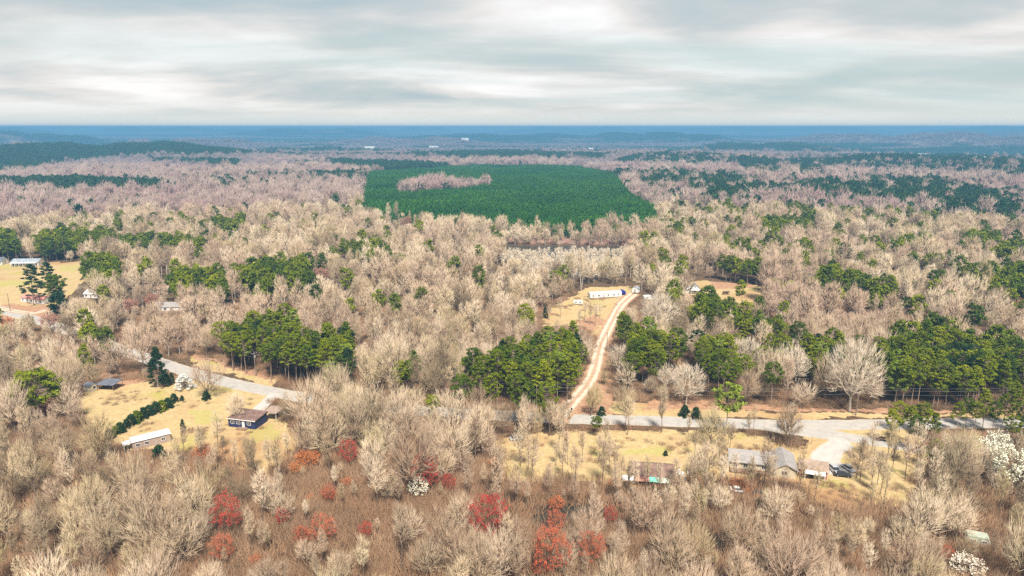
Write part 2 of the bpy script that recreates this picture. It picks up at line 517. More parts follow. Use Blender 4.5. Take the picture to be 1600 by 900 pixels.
# ------------------------------------------------------------------ ground: one sheet to the horizon
rad = [0.5, 20, 45]
r_ = 70.0
while r_ < 17200:
    rad.append(r_)
    r_ *= 1.005 if r_ < 480 else 1.0125
rad = np.array(rad)
ang = np.concatenate([np.arange(-46, 46.01, .14), np.arange(50, 314, 6.0)])
ang = np.radians(ang)
RR, AA = np.meshgrid(rad, ang, indexing='ij')
GX = RR * np.sin(AA)
GY = RR * np.cos(AA)
canopy = smooth(10900, 11500, RR) * (12 + 3.5 * np.clip(rng.standard_normal(RR.shape), -2, 2))
GZ = hgt(GX, GY) + canopy
nr, na = RR.shape
idx = np.arange(nr * na).reshape(nr, na)
a0 = idx[:-1, :]
a1 = np.roll(idx, -1, axis=1)[:-1, :]
b0 = idx[1:, :]
b1 = np.roll(idx, -1, axis=1)[1:, :]
quads = np.stack([a0, b0, b1, a1], -1).reshape(-1, 4)
PX, PY, PD = proj(GX, GY, hgt(GX, GY))
okv = (PD > 10)
WX, WY, _ = proj(GX + 1.1 * wav(GX, GY, 14, 0, 6) + .6 * wav(GX, GY, 5, 9, 5), GY + 1.6 * wav(GX, GY, 17, 14, 6) + .8 * wav(GX, GY, 6, 20, 6), hgt(GX, GY))
grass_m = (inany(WX, WY, GRASS) & okv).astype(np.float32)
clay_m = (inany(WX, WY, CLAY) & okv).astype(np.float32)
CX12, CY12, _ = proj(GX, GY, hgt(GX, GY) + 12)
GREEN = [[(985, 699), (1050, 700), (1062, 712), (975, 712)], [(922, 700), (952, 700), (952, 716), (925, 716)], [(380, 668), (430, 664), (446, 684), (398, 690)], [(-20, 439), (58, 438), (60, 446), (-20, 448)],
         [(-20, 411), (32, 412), (30, 420), (-20, 421)], [(92, 414), (124, 414), (124, 424), (92, 425)], [(1288, 745), (1330, 752), (1320, 768), (1280, 760)], [(885, 638), (960, 636), (1010, 641), (900, 643)], [(300, 640), (340, 640), (345, 660), (300, 662)]]
green_m = (inany(WX, WY, GREEN) & okv).astype(np.float32)
pine_m = (is_pine(CX12, CY12, GX, GY) & okv).astype(np.float32)

gm = bpy.data.materials.new('ground')
gm.use_nodes = True
t = gm.node_tree
b = t.nodes['Principled BSDF']
b.inputs['Roughness'].default_value = 1
b.inputs['Specular IOR Level'].default_value = .05
geo = N(t, 'ShaderNodeNewGeometry')
P = geo.outputs['Position']
f1 = noise(t, P, .05, 6, .6)
f2 = noise(t, P, .6, 5, .7)
f3 = noise(t, P, .018, 4, .5)
litter = ramp(t, f2, [(.3, (.045, .028, .017)), (.5, (.105, .066, .038)), (.7, (.20, .135, .08))])
litter = mix_col(t, math_node(t, 'MULTIPLY_ADD', f1, 5, -2.9, clamp=True), litter, (.11, .10, .03))
straw = ramp(t, f2, [(.25, (.30, .205, .095)), (.5, (.42, .315, .155)), (.75, (.51, .395, .22))])
straw = mix_col(t, math_node(t, 'MULTIPLY_ADD', f1, 6, -3.35, clamp=True), straw, (.30, .28, .05))
straw = mix_col(t, math_node(t, 'MULTIPLY_ADD', f3, 6, -3.1, clamp=True), straw, (.33, .19, .09))
f6 = noise(t, P, .16, 6, .7, .6)
straw = mix_col(t, math_node(t, 'MULTIPLY_ADD', f6, 5, -2.55, clamp=True), straw, (.37, .25, .13))
straw = mix_col(t, math_node(t, 'MULTIPLY_ADD', f6, -7, 2.6, clamp=True), straw, (.58, .46, .30))
clay = ramp(t, f2, [(.25, (.23, .115, .065)), (.5, (.35, .20, .12)), (.75, (.46, .33, .21))])


def attr(nm):
    a = N(t, 'ShaderNodeAttribute', attribute_name=nm)
    e = math_node(t, 'ADD', a.outputs['Fac'], math_node(t, 'MULTIPLY_ADD', f1, .7, -.35))
    return math_node(t, 'MULTIPLY_ADD', e, 4, -1.5, clamp=True)


c = mix_col(t, attr('grass'), litter, straw)
c = mix_col(t, math_node(t, 'MULTIPLY', attr('green'), .5), c, (.33, .32, .085))
c = mix_col(t, attr('clay'), c, clay)
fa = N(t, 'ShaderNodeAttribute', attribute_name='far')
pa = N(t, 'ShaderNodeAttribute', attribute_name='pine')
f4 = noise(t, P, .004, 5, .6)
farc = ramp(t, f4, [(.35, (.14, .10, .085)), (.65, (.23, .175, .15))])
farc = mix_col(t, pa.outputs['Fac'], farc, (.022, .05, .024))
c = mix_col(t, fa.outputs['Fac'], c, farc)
t.links.new(c, b.inputs['Base Color'])
bp = N(t, 'ShaderNodeBump')
bp.inputs['Strength'].default_value = .5
bp.inputs['Distance'].default_value = .3
t.links.new(f2, bp.inputs['Height'])
t.links.new(bp.outputs[0], b.inputs['Normal'])

V = np.stack([GX, GY, GZ], -1).reshape(-1, 3)
me = new_mesh('ground', V, quads, [gm])
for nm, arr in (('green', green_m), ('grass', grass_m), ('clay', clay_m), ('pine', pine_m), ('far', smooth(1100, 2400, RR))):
    at = me.attributes.new(nm, 'FLOAT', 'POINT')
    at.data.foreach_set('value', np.asarray(arr, np.float32).ravel())
obj('ground', me, kind='structure')


# ------------------------------------------------------------------ roads and water as sheets
def catmull(pts, n=10):
    pts = [np.array(p, float) for p in pts]
    pts = [2 * pts[0] - pts[1]] + pts + [2 * pts[-1] - pts[-2]]
    out = []
    for i in range(1, len(pts) - 2):
        for k in range(n):
            u = k / n
            p0, p1, p2, p3 = pts[i - 1:i + 3]
            out.append(.5 * ((2 * p1) + (-p0 + p2) * u + (2 * p0 - 5 * p1 + 4 * p2 - p3) * u * u + (-p0 + 3 * p1 - 3 * p2 + p3) * u ** 3))
    out.append(pts[-2])
    return np.array(out)


def road(name, pix, width, m, z, jit=.15):
    w = [unproj(*p) for p in pix]
    c = catmull(w, 12)
    d = np.gradient(c, axis=0)
    d /= np.linalg.norm(d, axis=1)[:, None]
    nrm = np.stack([-d[:, 1], d[:, 0]], 1)
    if not isinstance(width, (list, tuple)):
        width = [width] * len(pix)
    wi = np.interp(np.linspace(0, 1, len(c)), np.linspace(0, 1, len(width)), width) / 2
    cols = [-1, -.5, 0, .5, 1]
    V = []
    for k in cols:
        off = wi * k + (rng.normal(0, jit, len(c)) if abs(k) == 1 else 0)
        V.append(np.column_stack([c + nrm * off[:, None], np.full(len(c), z)]))
    V = np.stack(V, 1)
    n, k = V.shape[:2]
    ii = np.arange(n * k).reshape(n, k)
    q = np.stack([ii[:-1, :-1], ii[:-1, 1:], ii[1:, 1:], ii[1:, :-1]], -1).reshape(-1, 4)[:, ::-1]
    me = new_mesh(name, V.reshape(-1, 3), q, [m])
    uv = me.uv_layers.new(name='UVMap')
    u = (np.arange(n * k) % k) / (k - 1)
    vv = (np.arange(n * k) // k) / n
    li = q.ravel()
    uv.data.foreach_set('uv', np.stack([u[li], vv[li]], 1).astype(np.float32).ravel())
    me.update()
    return obj(name, me, kind='structure')


def sheet(name, pix, m, z):
    c = catmull([unproj(*p) for p in pix] + [unproj(*pix[0])], 8)[:-1]
    V = np.column_stack([c, np.full(len(c), z)])
    me = bpy.data.meshes.new(name)
    me.from_pydata([tuple(v) for v in V], [], [tuple(range(len(V)))])
    me.materials.append(m)
    me.update()
    if me.polygons[0].normal.z < 0:
        me.flip_normals()
    return obj(name, me, kind='structure')


MAIN = [(-60, 466), (40, 495), (100, 514), (160, 536), (210, 553), (265, 572), (330, 591), (380, 603), (430, 613), (520, 628), (640, 640), (760, 648), (870, 654), (1000, 657), (1185, 663), (1300, 664), (1450, 662), (1600, 661), (1850, 660)]
road('road', MAIN, 8.5, M['asphalt'], .02)
road('side_road', [(1170, 664), (1215, 668), (1262, 673), (1310, 681), (1370, 691), (1440, 704), (1510, 720)], [5, 9, 11, 8, 6.5, 6, 6], M['asphalt'], .03)
road('driveway', [(1305, 684), (1312, 694), (1296, 706), (1290, 720), (1306, 742)], [5, 8, 8, 9, 11], M['drive'], .04)
road('driveway', [(431, 614), (419, 626), (404, 640), (394, 652)], [5, 4.5, 5, 7], M['drive'], .04)
road('dirt_drive', [(862, 657), (880, 643), (895, 628), (918, 600), (928, 580), (934, 556), (940, 535), (955, 505), (968, 480), (980, 467), (990, 459)], [12, 9, 7, 7, 7, 7, 7, 7, 7, 8, 8], M['track'], .03, .3)
road('farm_track', [(-40, 476), (0, 482), (30, 487), (55, 489), (72, 484)], [6, 5.5, 5.5, 6, 5], M['track'], .03, .3)

wm = bpy.data.materials.new('water')
wm.use_nodes = True
t = wm.node_tree
b = t.nodes['Principled BSDF']
b.inputs['Base Color'].default_value = (.035, .032, .024, 1)
b.inputs['Roughness'].default_value = .22
b.inputs['Specular IOR Level'].default_value = .25
g = N(t, 'ShaderNodeNewGeometry')
bp = N(t, 'ShaderNodeBump')
bp.inputs['Strength'].default_value = .15
t.links.new(noise(t, g.outputs['Position'], 1.2, 3), bp.inputs['Height'])
t.links.new(bp.outputs[0], b.inputs['Normal'])
sheet('pond_water', WATER[0], wm, .02)
sheet('stream_water', WATER[1], wm, .02)
sheet('stream_water', WATER[2], wm, .02)


# ------------------------------------------------------------------ tree builder
class Geo:
    def __init__(s):
        s.v = []
        s.f = []

    def seg(s, a, b, ra, rb, n=3):
        a = np.asarray(a, float)
        b = np.asarray(b, float)
        d = b - a
        L = np.linalg.norm(d)
        if L < 1e-5:
            return
        d /= L
        u = np.cross(d, (0, 0, 1) if abs(d[2]) < .9 else (1, 0, 0))
        u /= np.linalg.norm(u)
        w = np.cross(d, u)
        k = len(s.v)
        for i in range(n):
            an = 2 * math.pi * i / n
            o = u * math.cos(an) + w * math.sin(an)
            s.v.append(a + o * ra)
            s.v.append(b + o * rb)
        for i in range(n):
            j = (i + 1) % n
            s.f.append((k + 2 * i, k + 2 * j, k + 2 * j + 1))
            s.f.append((k + 2 * i, k + 2 * j + 1, k + 2 * i + 1))

    def twig(s, a, b, ra):
        a = np.asarray(a, float)
        b = np.asarray(b, float)
        d = b - a
        u = np.cross(d, rng.normal(size=3))
        n = np.linalg.norm(u)
        if n < 1e-6:
            return
        u *= ra / n
        w = np.cross(d, u)
        w *= ra / max(np.linalg.norm(w), 1e-6)
        k = len(s.v)
        s.v += [a + u, a - .5 * u + .87 * w, a - .5 * u - .87 * w, b]
        s.f += [(k, k + 1, k + 3), (k + 1, k + 2, k + 3), (k + 2, k, k + 3)]

    def shard(s, c, size, nrm=None):
        n = rng.normal(size=3) if nrm is None else nrm + .6 * rng.normal(size=3)
        n /= np.linalg.norm(n)
        u = np.cross(n, rng.normal(size=3))
        u /= np.linalg.norm(u)
        w = np.cross(n, u)
        k = len(s.v)
        e = rng.uniform(.45, .9)
        s.v += [c + u * size, c - u * size * .6 + w * size * e, c - u * size * .6 - w * size * e]
        s.f.append((k, k + 1, k + 2))

    def mesh(s, name, m):
        return new_mesh(name, np.array(s.v), np.array(s.f), [m])


def merged(name, parts):
    V, Fc, mi, mats, k = [], [], [], [], 0
    for i, (g, m) in enumerate(parts):
        V.append(np.array(g.v))
        Fc.append(np.array(g.f) + k)
        mi += [i] * len(g.f)
        mats.append(m)
        k += len(g.v)
    return new_mesh(name, np.concatenate(V), np.concatenate(Fc), mats, mi)


def kmeans(p, k):
    c = p[rng.choice(len(p), k, replace=False)]
    for _ in range(4):
        d = ((p[:, None] - c[None]) ** 2).sum(-1)
        l = d.argmin(1)
        for j in range(k):
            if (l == j).any():
                c[j] = p[l == j].mean(0)
    return l, c


def bare_tree(H=18., Rx=6.5, zc=.60, Rz=.40, n=520, tw=.030, tl=.9, fan=4, trunk_r=.28, low=.25, slender=False, lean=0., bud=None, budn=0, buds=.2):
    """a leafless tree: limbs that split towards targets spread through the crown's volume"""
    T, C = Geo(), Geo()
    B = Geo()
    q = rng.normal(size=(n, 3))
    q /= np.linalg.norm(q, axis=1)[:, None]
    lump = 1 + .16 * np.sin(3 * np.arctan2(q[:, 1], q[:, 0]) + rng.uniform(0, 6)) + .10 * np.sin(5 * q[:, 2] + rng.uniform(0, 6))
    q *= ((rng.uniform(0, 1, n) ** (1 / 4.2)) * lump)[:, None]
    keep = q[:, 2] > -.75
    q = q[keep]
    P_ = np.column_stack([q[:, 0] * Rx + lean * H * .3, q[:, 1] * Rx, zc * H + q[:, 2] * Rz * H])
    P_[:, 2] = np.maximum(P_[:, 2], .14 * H)
    base = np.zeros(3)
    fork = np.array([lean * H * .1, rng.normal(0, .2), low * H])
    T.seg(base, fork, trunk_r, trunk_r * .8, 6)
    if slender:
        prev = fork
        for i in range(1, 5):
            nx = np.array([lean * H * .1 * (i + 1) / 2 + rng.normal(0, .2), rng.normal(0, .2), low * H + (H * .93 - low * H) * i / 4.])
            T.seg(prev, nx, trunk_r * (.85 - .18 * (i - 1)), trunk_r * (.85 - .18 * i), 4)
            prev = nx

    def rec(node, pts, r, lv):
        if len(pts) <= 5 or lv > 4:
            for p in pts:
                md = (node + p) / 2 + rng.normal(0, .12, 3)
                C.seg(node, md, max(r * .75, tw * 1.3), tw * 1.1)
                C.twig(md, p, tw * 1.1)
                for _ in range(fan):
                    o = (p - np.array([0, 0, zc * H * .55]))
                    o /= np.linalg.norm(o)
                    dd = o + rng.normal(0, .36, 3)
                    dd[2] += .45
                    s_ = md + (p - md) * rng.uniform(.1, 1)
                    e = s_ + dd * tl * rng.uniform(.6, 1.3)
                    C.twig(s_, e, tw)
                    for _b in range(budn):
                        B.shard(s_ + (e - s_) * rng.uniform(.2, 1) + rng.normal(0, .12, 3), buds * rng.uniform(.6, 1.3))
            return
        k = min((6, 4, 4, 3, 3)[lv], len(pts) // 2)
        l, cc = kmeans(pts, max(k, 2))
        for j in range(max(k, 2)):
            g = pts[l == j]
            if not len(g):
                continue
            f = (.42, .48, .5, .5, .5)[lv]
            nx = node + (cc[j] - node) * f
            nx[2] += (-.03, .0, 0, 0, 0)[lv] * H
            md = (node + nx) / 2 + rng.normal(0, .10 * np.linalg.norm(nx - node), 3) * .6
            r2 = max(r * (.62, .62, .6, .6, .6)[lv], tw * 1.4)
            tgt = T if lv == 0 else C
            tgt.seg(node, md, r * .85 if lv else r2 * 1.25, r2 * 1.1, 4 if lv < 2 else 3)
            tgt.seg(md, nx, r2 * 1.1, r2, 4 if lv < 2 else 3)
            rec(nx, g, r2, lv + 1)
    if slender:
        # side branches leave the stem in layers
        zs = np.clip(P_[:, 2], low * H, H)
        for lo_ in np.linspace(low * H, H * .92, 9):
            g = P_[(zs >= lo_) & (zs < lo_ + (H * .95 - low * H) / 8)]
            if len(g) > 3:
                rec(np.array([0, 0, lo_ - .04 * H]), g, trunk_r * .42, 1)
    else:
        rec(fork, P_, trunk_r * .8, 0)
    return T, C, B


def pine_tree(H=18., Rx=3.6, low=.42, n=60, per=46, size=.34, cr=1.15, trunk_r=.2, cone=0., limbs=True, flat=.6):
    T, C = Geo(), Geo()
    B = Geo()
    bend = rng.normal(0, .35, 2)
    prev = np.zeros(3)
    for i in range(1, 5):
        nx = np.array([bend[0] * i / 4, bend[1] * i / 4, H * .96 * i / 4])
        T.seg(prev, nx, trunk_r * (1 - .2 * (i - 1)), trunk_r * (1 - .2 * i), 6)
        prev = nx
    for i in range(n):
        u = (i + rng.uniform(0, 1)) / n
        z = H * (low + (1 - low) * u ** .9)
        prof = (1 - u) ** .8 if cone else math.sqrt(max(0, 1 - (max(u - .35, 0) / .68) ** 2)) * (.55 + .45 * min(1, u / .35))
        if cone:
            prof = (1 - cone) * math.sqrt(max(0, 1 - u * u)) + cone * (1 - u)
        rr = Rx * prof * (.35 + .65 * math.sqrt(rng.uniform(0, 1)))
        an = rng.uniform(0, 6.283)
        c = np.array([math.cos(an) * rr + bend[0] * z / H, math.sin(an) * rr + bend[1] * z / H, z])
        if limbs:
            a = np.array([bend[0] * z / H, bend[1] * z / H, z - rr * .3])
            C.seg(a, c - np.array([0, 0, .2]), .06, .03)
        k = cr * rng.uniform(.7, 1.25)
        for _ in range(per):
            d = rng.normal(size=3)
            d /= np.linalg.norm(d)
            o = d * k * rng.uniform(.35, 1.0)
            o[2] *= flat
            B.shard(c + o, size * rng.uniform(.6, 1.3), d)
    return T, C, B


LIBC = bpy.data.collections.new('tree_library')     # not linked to the scene: only the wood masses draw on it


def lib_obj(name, me):
    o = bpy.data.objects.new(name, me)
    LIBC_cur.objects.link(o)
    return o


def sub_lib(name):
    global LIBC_cur
    LIBC_cur = bpy.data.collections.new(name)
    return LIBC_cur


print('trees...')
# near, full detail: kept as trunk and crown meshes for the single trees and merged for the woods
BROAD, SLIM, PINES, SMALLP = [], [], [], []
for i in range(7):
    H = rng.uniform(15, 18.5)
    BROAD.append(bare_tree(H, rng.uniform(4.6, 6.6), rng.uniform(.56,.62), rng.uniform(.34,.42), int(rng.uniform(190, 300)), .056, 1.9, 3, .26, rng.uniform(.16, .30), lean=rng.uniform(-.12, .12)))
for i in range(5):
    H = rng.uniform(14.5, 18.5)
    SLIM.append(bare_tree(H, rng.uniform(1.7, 2.6), .66, .32, 150, .040, 1.0, 3, .15, rng.uniform(.30, .42), slender=True, lean=rng.uniform(-.15, .15)))
for i in range(6):
    PINES.append(pine_tree(rng.uniform(16, 19), rng.uniform(3.1, 4.3), rng.uniform(.34, .55), 78, 46, .27, .92, cone=(0, 0, .35)[i % 3], flat=.5))


def two_meshes(nm, T, C, B, mt, mc, mb=None):
    a = T.mesh(nm + '_trunk', mt)
    parts = [(C, mc)] + ([(B, mb)] if mb and B.f else [])
    return a, merged(nm + '_crown', parts)


broad_m = [two_meshes('bare', *g, M['bark'], M['twig']) for g in BROAD]
palem = [two_meshes('pale', *bare_tree(16.5, 6.0, .58, .40, 560, .034, 1.1, 4, .30, .2), M['bark_pale'], M['twig_pale']) for _ in range(3)]
slim_m = [two_meshes('slim', *g, M['bark'], M['twig']) for g in SLIM]
slimp_m = [two_meshes('slim_pale', *g, M['bark_pale'], M['twig_pale']) for g in SLIM[:3]]
pine_m_ = [two_meshes('pine', *g, M['pine_bark'], M['pine_bark'], M['needle']) for g in PINES]
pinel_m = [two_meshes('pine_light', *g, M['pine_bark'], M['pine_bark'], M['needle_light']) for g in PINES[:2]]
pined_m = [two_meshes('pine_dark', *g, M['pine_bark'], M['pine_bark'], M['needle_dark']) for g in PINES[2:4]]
c_broad = sub_lib('broad_near')
for g in BROAD:
    lib_obj('b', merged('b', [(g[0], M['bark']), (g[1], M['twig'])]))
c_slim = sub_lib('slim_near')
for g in SLIM:
    lib_obj('s', merged('s', [(g[0], M['bark_pale']), (g[1], M['twig'])]))
c_pine = sub_lib('pine_near')
for g in PINES:
    lib_obj('p', merged('p', [(g[0], M['pine_bark']), (g[1], M['pine_bark']), (g[2], M['needle'])]))
c_bmid = sub_lib('broad_mid')
for i in range(5):
    g = bare_tree(rng.uniform(15, 18), rng.uniform(4.4, 6.0), .6, .385, 260, .085, 1.3, 3, .26, .22)
    lib_obj('bm', merged('bm', [(g[0], M['bark_pale']), (g[1], M['twig'])]))
for i in range(4):
    g = bare_tree(rng.uniform(15, 19), rng.uniform(1.7, 2.6), .66, .32, 90, .06, 1.1, 3, .24, .34, slender=True)
    lib_obj('bn', merged('bn', [(g[0], M['bark_pale']), (g[1], M['twig'])]))
c_pmid = sub_lib('pine_mid')
for i in range(5):
    g = pine_tree(rng.uniform(16, 19), rng.uniform(3.4, 4.4), .4, 34, 26, .6, 1.5)
    lib_obj('pm', merged('pm', [(g[0], M['pine_bark']), (g[1], M['pine_bark']), (g[2], M['needle'])]))
c_blo = sub_lib('broad_far')
for i in range(5):
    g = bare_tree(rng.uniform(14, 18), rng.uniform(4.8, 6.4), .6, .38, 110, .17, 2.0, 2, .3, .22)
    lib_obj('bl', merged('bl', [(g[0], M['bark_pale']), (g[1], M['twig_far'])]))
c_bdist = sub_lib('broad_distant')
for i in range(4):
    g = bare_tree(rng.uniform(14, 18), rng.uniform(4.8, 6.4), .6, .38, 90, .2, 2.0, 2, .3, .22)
    lib_obj('bd', merged('bd', [(g[0], M['bark_pale']), (g[1], M['twig_haze_tone'])]))
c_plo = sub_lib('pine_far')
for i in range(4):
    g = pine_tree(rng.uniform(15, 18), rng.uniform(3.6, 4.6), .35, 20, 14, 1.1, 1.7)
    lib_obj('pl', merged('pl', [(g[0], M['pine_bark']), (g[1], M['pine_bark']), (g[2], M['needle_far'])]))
c_plant = sub_lib('plantation')
for i in range(4):
    g = pine_tree(rng.uniform(10, 11.5), rng.uniform(1.6, 2.0), .12, 20, 16, .55, .95, cone=.55, limbs=False)
    lib_obj('pp', merged('pp', [(g[0], M['pine_bark']), (g[2], M['needle_plant'])]))
for nm, matl, fn in (('hard_clump', 'twig_haze_tone', 0), ('pine_clump', 'needle_far', 1)):
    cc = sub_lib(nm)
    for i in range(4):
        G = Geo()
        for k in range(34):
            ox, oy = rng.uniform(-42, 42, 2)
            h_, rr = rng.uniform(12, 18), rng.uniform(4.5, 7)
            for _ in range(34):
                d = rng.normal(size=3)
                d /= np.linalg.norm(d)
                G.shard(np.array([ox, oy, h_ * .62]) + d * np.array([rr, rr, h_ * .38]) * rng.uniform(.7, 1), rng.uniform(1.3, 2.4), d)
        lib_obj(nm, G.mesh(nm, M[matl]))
    if fn:
        c_pclump = cc
    else:
        c_hclump = cc
c_brush = sub_lib('brush_bits')
for i in range(4):
    G = Geo()
    for k in range(130):
        a = np.array([rng.normal(0, 1.3), rng.normal(0, 1.3), 0])
        G.twig(a, a + np.array([rng.normal(0, .5), rng.normal(0, .5), rng.uniform(.6, 2.2)]), .045)
    lib_obj('brush', G.mesh('brush', M['brush']))
c_rbrush = sub_lib('red_brush_bits')
for i in range(3):
    G = Geo()
    for k in range(110):
        a = np.array([rng.normal(0, 2.0), rng.normal(0, 2.0), 0])
        G.twig(a, a + np.array([rng.normal(0, .8), rng.normal(0, .8), rng.uniform(1.5, 4.5)]), .11)
    lib_obj('rbrush', G.mesh('rbrush', M['rbrush']))

# ------------------------------------------------------------------ scatter
print('scatter...')


def ring(r0, r1, s, half=38.5, margin=40):
    """jittered grid of points in the part of the ground the camera can see between two distances"""
    xs = np.arange(-r1, r1, s)
    ys = np.arange(0, r1 + s, s)
    X, Y = np.meshgrid(xs, ys)
    X = X + (np.arange(len(ys)) % 2)[:, None] * s / 2
    X = X + rng.uniform(-.42, .42, X.shape) * s
    Y = Y + rng.uniform(-.42, .42, Y.shape) * s
    X = X.ravel()
    Y = Y.ravel()
    r = np.hypot(X, Y)
    k = (r > r0) & (r <= r1) & (np.abs(X) < Y * math.tan(R(half)) + margin)
    return X[k], Y[k]


def visible_open(x, y, h, polys):
    z0 = hgt(x, y)
    hit = np.zeros(x.shape, bool)
    for f in (0., .3, .6, .85):
        a, b_, _ = proj(x, y, z0 + h * f)
        hit |= inany(a, b_, polys)
    return hit


def road_dist(x, y, pix):
    c = catmull([unproj(*p) for p in pix], 6)
    d = np.full(x.shape, 1e9)
    for p in c:
        d = np.minimum(d, np.hypot(x - p[0], y - p[1]))
    return d


PINE_S, HARD = [], []


def classify(x, y, near):
    z0 = hgt(x, y)
    a, b_, _ = proj(x, y, z0 + 15.5)
    p = is_pine(a, b_, x, y)
    u = rng.uniform(size=x.shape)
    p &= ~((a > 1000) & (b_ < 335) & (rng.uniform(size=x.shape) < .3))
    if near:
        mixp = np.zeros(x.shape)
        for poly, sh in MIXED:
            mixp = np.maximum(mixp, inpoly(a, b_, poly) * sh)
        mixp = np.maximum(mixp, .035 + .10 * (a > 1000) * (b_ < 470))
        mixp = np.maximum(mixp, np.where(np.hypot(x, y) > 1000, .9 * smooth(.75, 1.3, wav(x, y, 700, 2, 6, .45) + .7 * smooth(1700, 2300, np.hypot(x, y))), 0))
        mixp[np.hypot(x, y) < 250] = 0
        p = p | (u < mixp)
    a9, b9, _ = proj(x, y, z0 + 8)
    pl = inpoly(a9, b9, PLANT) & ~inpoly(a9, b9, PLANT_HOLE)
    gx, gy, _ = proj(x, y, z0)
    wat = inany(gx, gy, WATER)
    return p & ~pl, pl, wat, gx, gy, a, b_


def scatter(r0, r1, s_hard, s_pine, sizes=(1.0, .72, .48, .3)):
    # hardwoods; where a full tree would cover open ground that the photograph shows, a smaller one stands
    x, y = ring(r0, r1, s_hard)
    p, pl, wat, gx, gy, ca, cb = classify(x, y, True)
    siz = np.zeros(x.shape)
    want = rng.choice([.62, .8, .95, 1.1, 1.28], x.shape, p=[.18, .25, .27, .2, .1]) * rng.uniform(.92, 1.08, x.shape) * (1 + .12 * wav(x, y, 90, 8, 5))
    for f in sizes:
        hh_ = 17 * f * want
        ok = ~visible_open(x, y, hh_, OPEN + OPEN_SPARSE) & unblock(x, y, hh_, SHOW if r0 < 300 else SHOWM)
        siz = np.where((siz == 0) & ok, f * want, siz)
    k = ~pl & ~wat & (siz > 0) & ~inany(gx, gy, GRASS) & (rng.uniform(size=x.shape) > .05)
    hard = k & ~p
    lone = k & p & (siz > .5)
    x2, y2 = ring(r0, r1, s_pine)
    z2 = hgt(x2, y2)
    a2, b2, _ = proj(x2, y2, z2 + 15.5)
    st = is_pine(a2, b2, x2, y2) & ~(inpoly(a2, b2, PLANT) & ~inpoly(a2, b2, PLANT_HOLE))
    g2x, g2y, _ = proj(x2, y2, z2)
    st &= ~inany(g2x, g2y, OPEN + WATER + GRASS[4:7]) & ~inany(*proj(x2, y2, z2 + 5)[:2], OPEN[6:7])
    st &= ~((a2 > 1000) & (b2 < 335) & (wav(x2, y2, 55, 7, 6) + .5 * rng.normal(size=x2.shape) > .75))
    st &= unblock(x2, y2, 16, SHOW if r0 < 300 else SHOWM)
    a12, b12, _ = proj(x, y, hgt(x, y) + 15.5)
    lone &= ~is_pine(a12, b12, x, y)
    f2 = free(x, y, .5)
    hard &= f2
    lone &= f2
    st &= free(x2, y2, .7)
    px_, py_ = np.concatenate([x2[st], x[lone]]), np.concatenate([y2[st], y[lone]])
    return x[hard], y[hard], siz[hard], px_, py_


# saplings standing in the open strips and at the wood edges
RD = catmull([unproj(*p) for p in MAIN], 6)


def cloud_obj(name, coll, x, y, scale, kind='stuff', zoff=0., label=None, tilt=.06, pick=None, cat=None):
    """a mass of trees: one object whose points carry copies of the library trees"""
    if len(x) == 0:
        return
    n = len(x)
    me = bpy.data.meshes.new(name)
    me.vertices.add(n)
    me.vertices.foreach_set('co', np.column_stack([x, y, hgt(x, y) + zoff]).astype(np.float32).ravel())
    a = me.attributes.new('rot', 'FLOAT_VECTOR', 'POINT')
    rot = np.column_stack([rng.normal(0, tilt, n), rng.normal(0, tilt, n), rng.uniform(0, 6.283, n)])
    a.data.foreach_set('vector', rot.astype(np.float32).ravel())
    a = me.attributes.new('scl', 'FLOAT_VECTOR', 'POINT')
    s1 = np.asarray(scale) * rng.uniform(.85, 1.15, n)
    sc = np.column_stack([s1, s1, s1 * rng.uniform(.85, 1.12, n)])
    a.data.foreach_set('vector', sc.astype(np.float32).ravel())
    a = me.attributes.new('pick', 'INT', 'POINT')
    a.data.foreach_set('value', (rng.integers(0, len(coll.objects), n) if pick is None else pick).astype(np.int32))
    me.update()
    o = obj(name, me, kind=kind, label=label, cat=cat)
    ng = bpy.data.node_groups.new(name, 'GeometryNodeTree')
    ng.interface.new_socket('Geometry', in_out='INPUT', socket_type='NodeSocketGeometry')
    ng.interface.new_socket('Geometry', in_out='OUTPUT', socket_type='NodeSocketGeometry')
    gi = ng.nodes.new('NodeGroupInput')
    go = ng.nodes.new('NodeGroupOutput')
    iop = ng.nodes.new('GeometryNodeInstanceOnPoints')
    ci = ng.nodes.new('GeometryNodeCollectionInfo')
    ci.inputs['Collection'].default_value = coll
    ci.inputs['Separate Children'].default_value = True
    ci.inputs['Reset Children'].default_value = True
    iop.inputs['Pick Instance'].default_value = True

    def na(nm, ty):
        k = ng.nodes.new('GeometryNodeInputNamedAttribute')
        k.data_type = ty
        k.inputs['Name'].default_value = nm
        return [s for s in k.outputs if s.enabled and s.name == 'Attribute'][0]
    L = ng.links.new
    L(gi.outputs[0], iop.inputs['Points'])
    L(ci.outputs[0], iop.inputs['Instance'])
    L(na('pick', 'INT'), iop.inputs['Instance Index'])
    e2r = ng.nodes.new('FunctionNodeEulerToRotation')
    L(na('rot', 'FLOAT_VECTOR'), e2r.inputs[0])
    L(e2r.outputs[0], iop.inputs['Rotation'])
    L(na('scl', 'FLOAT_VECTOR'), iop.inputs['Scale'])
    L(iop.outputs[0], go.inputs[0])
    md = o.modifiers.new('copies', 'NODES')
    md.node_group = ng
    return o


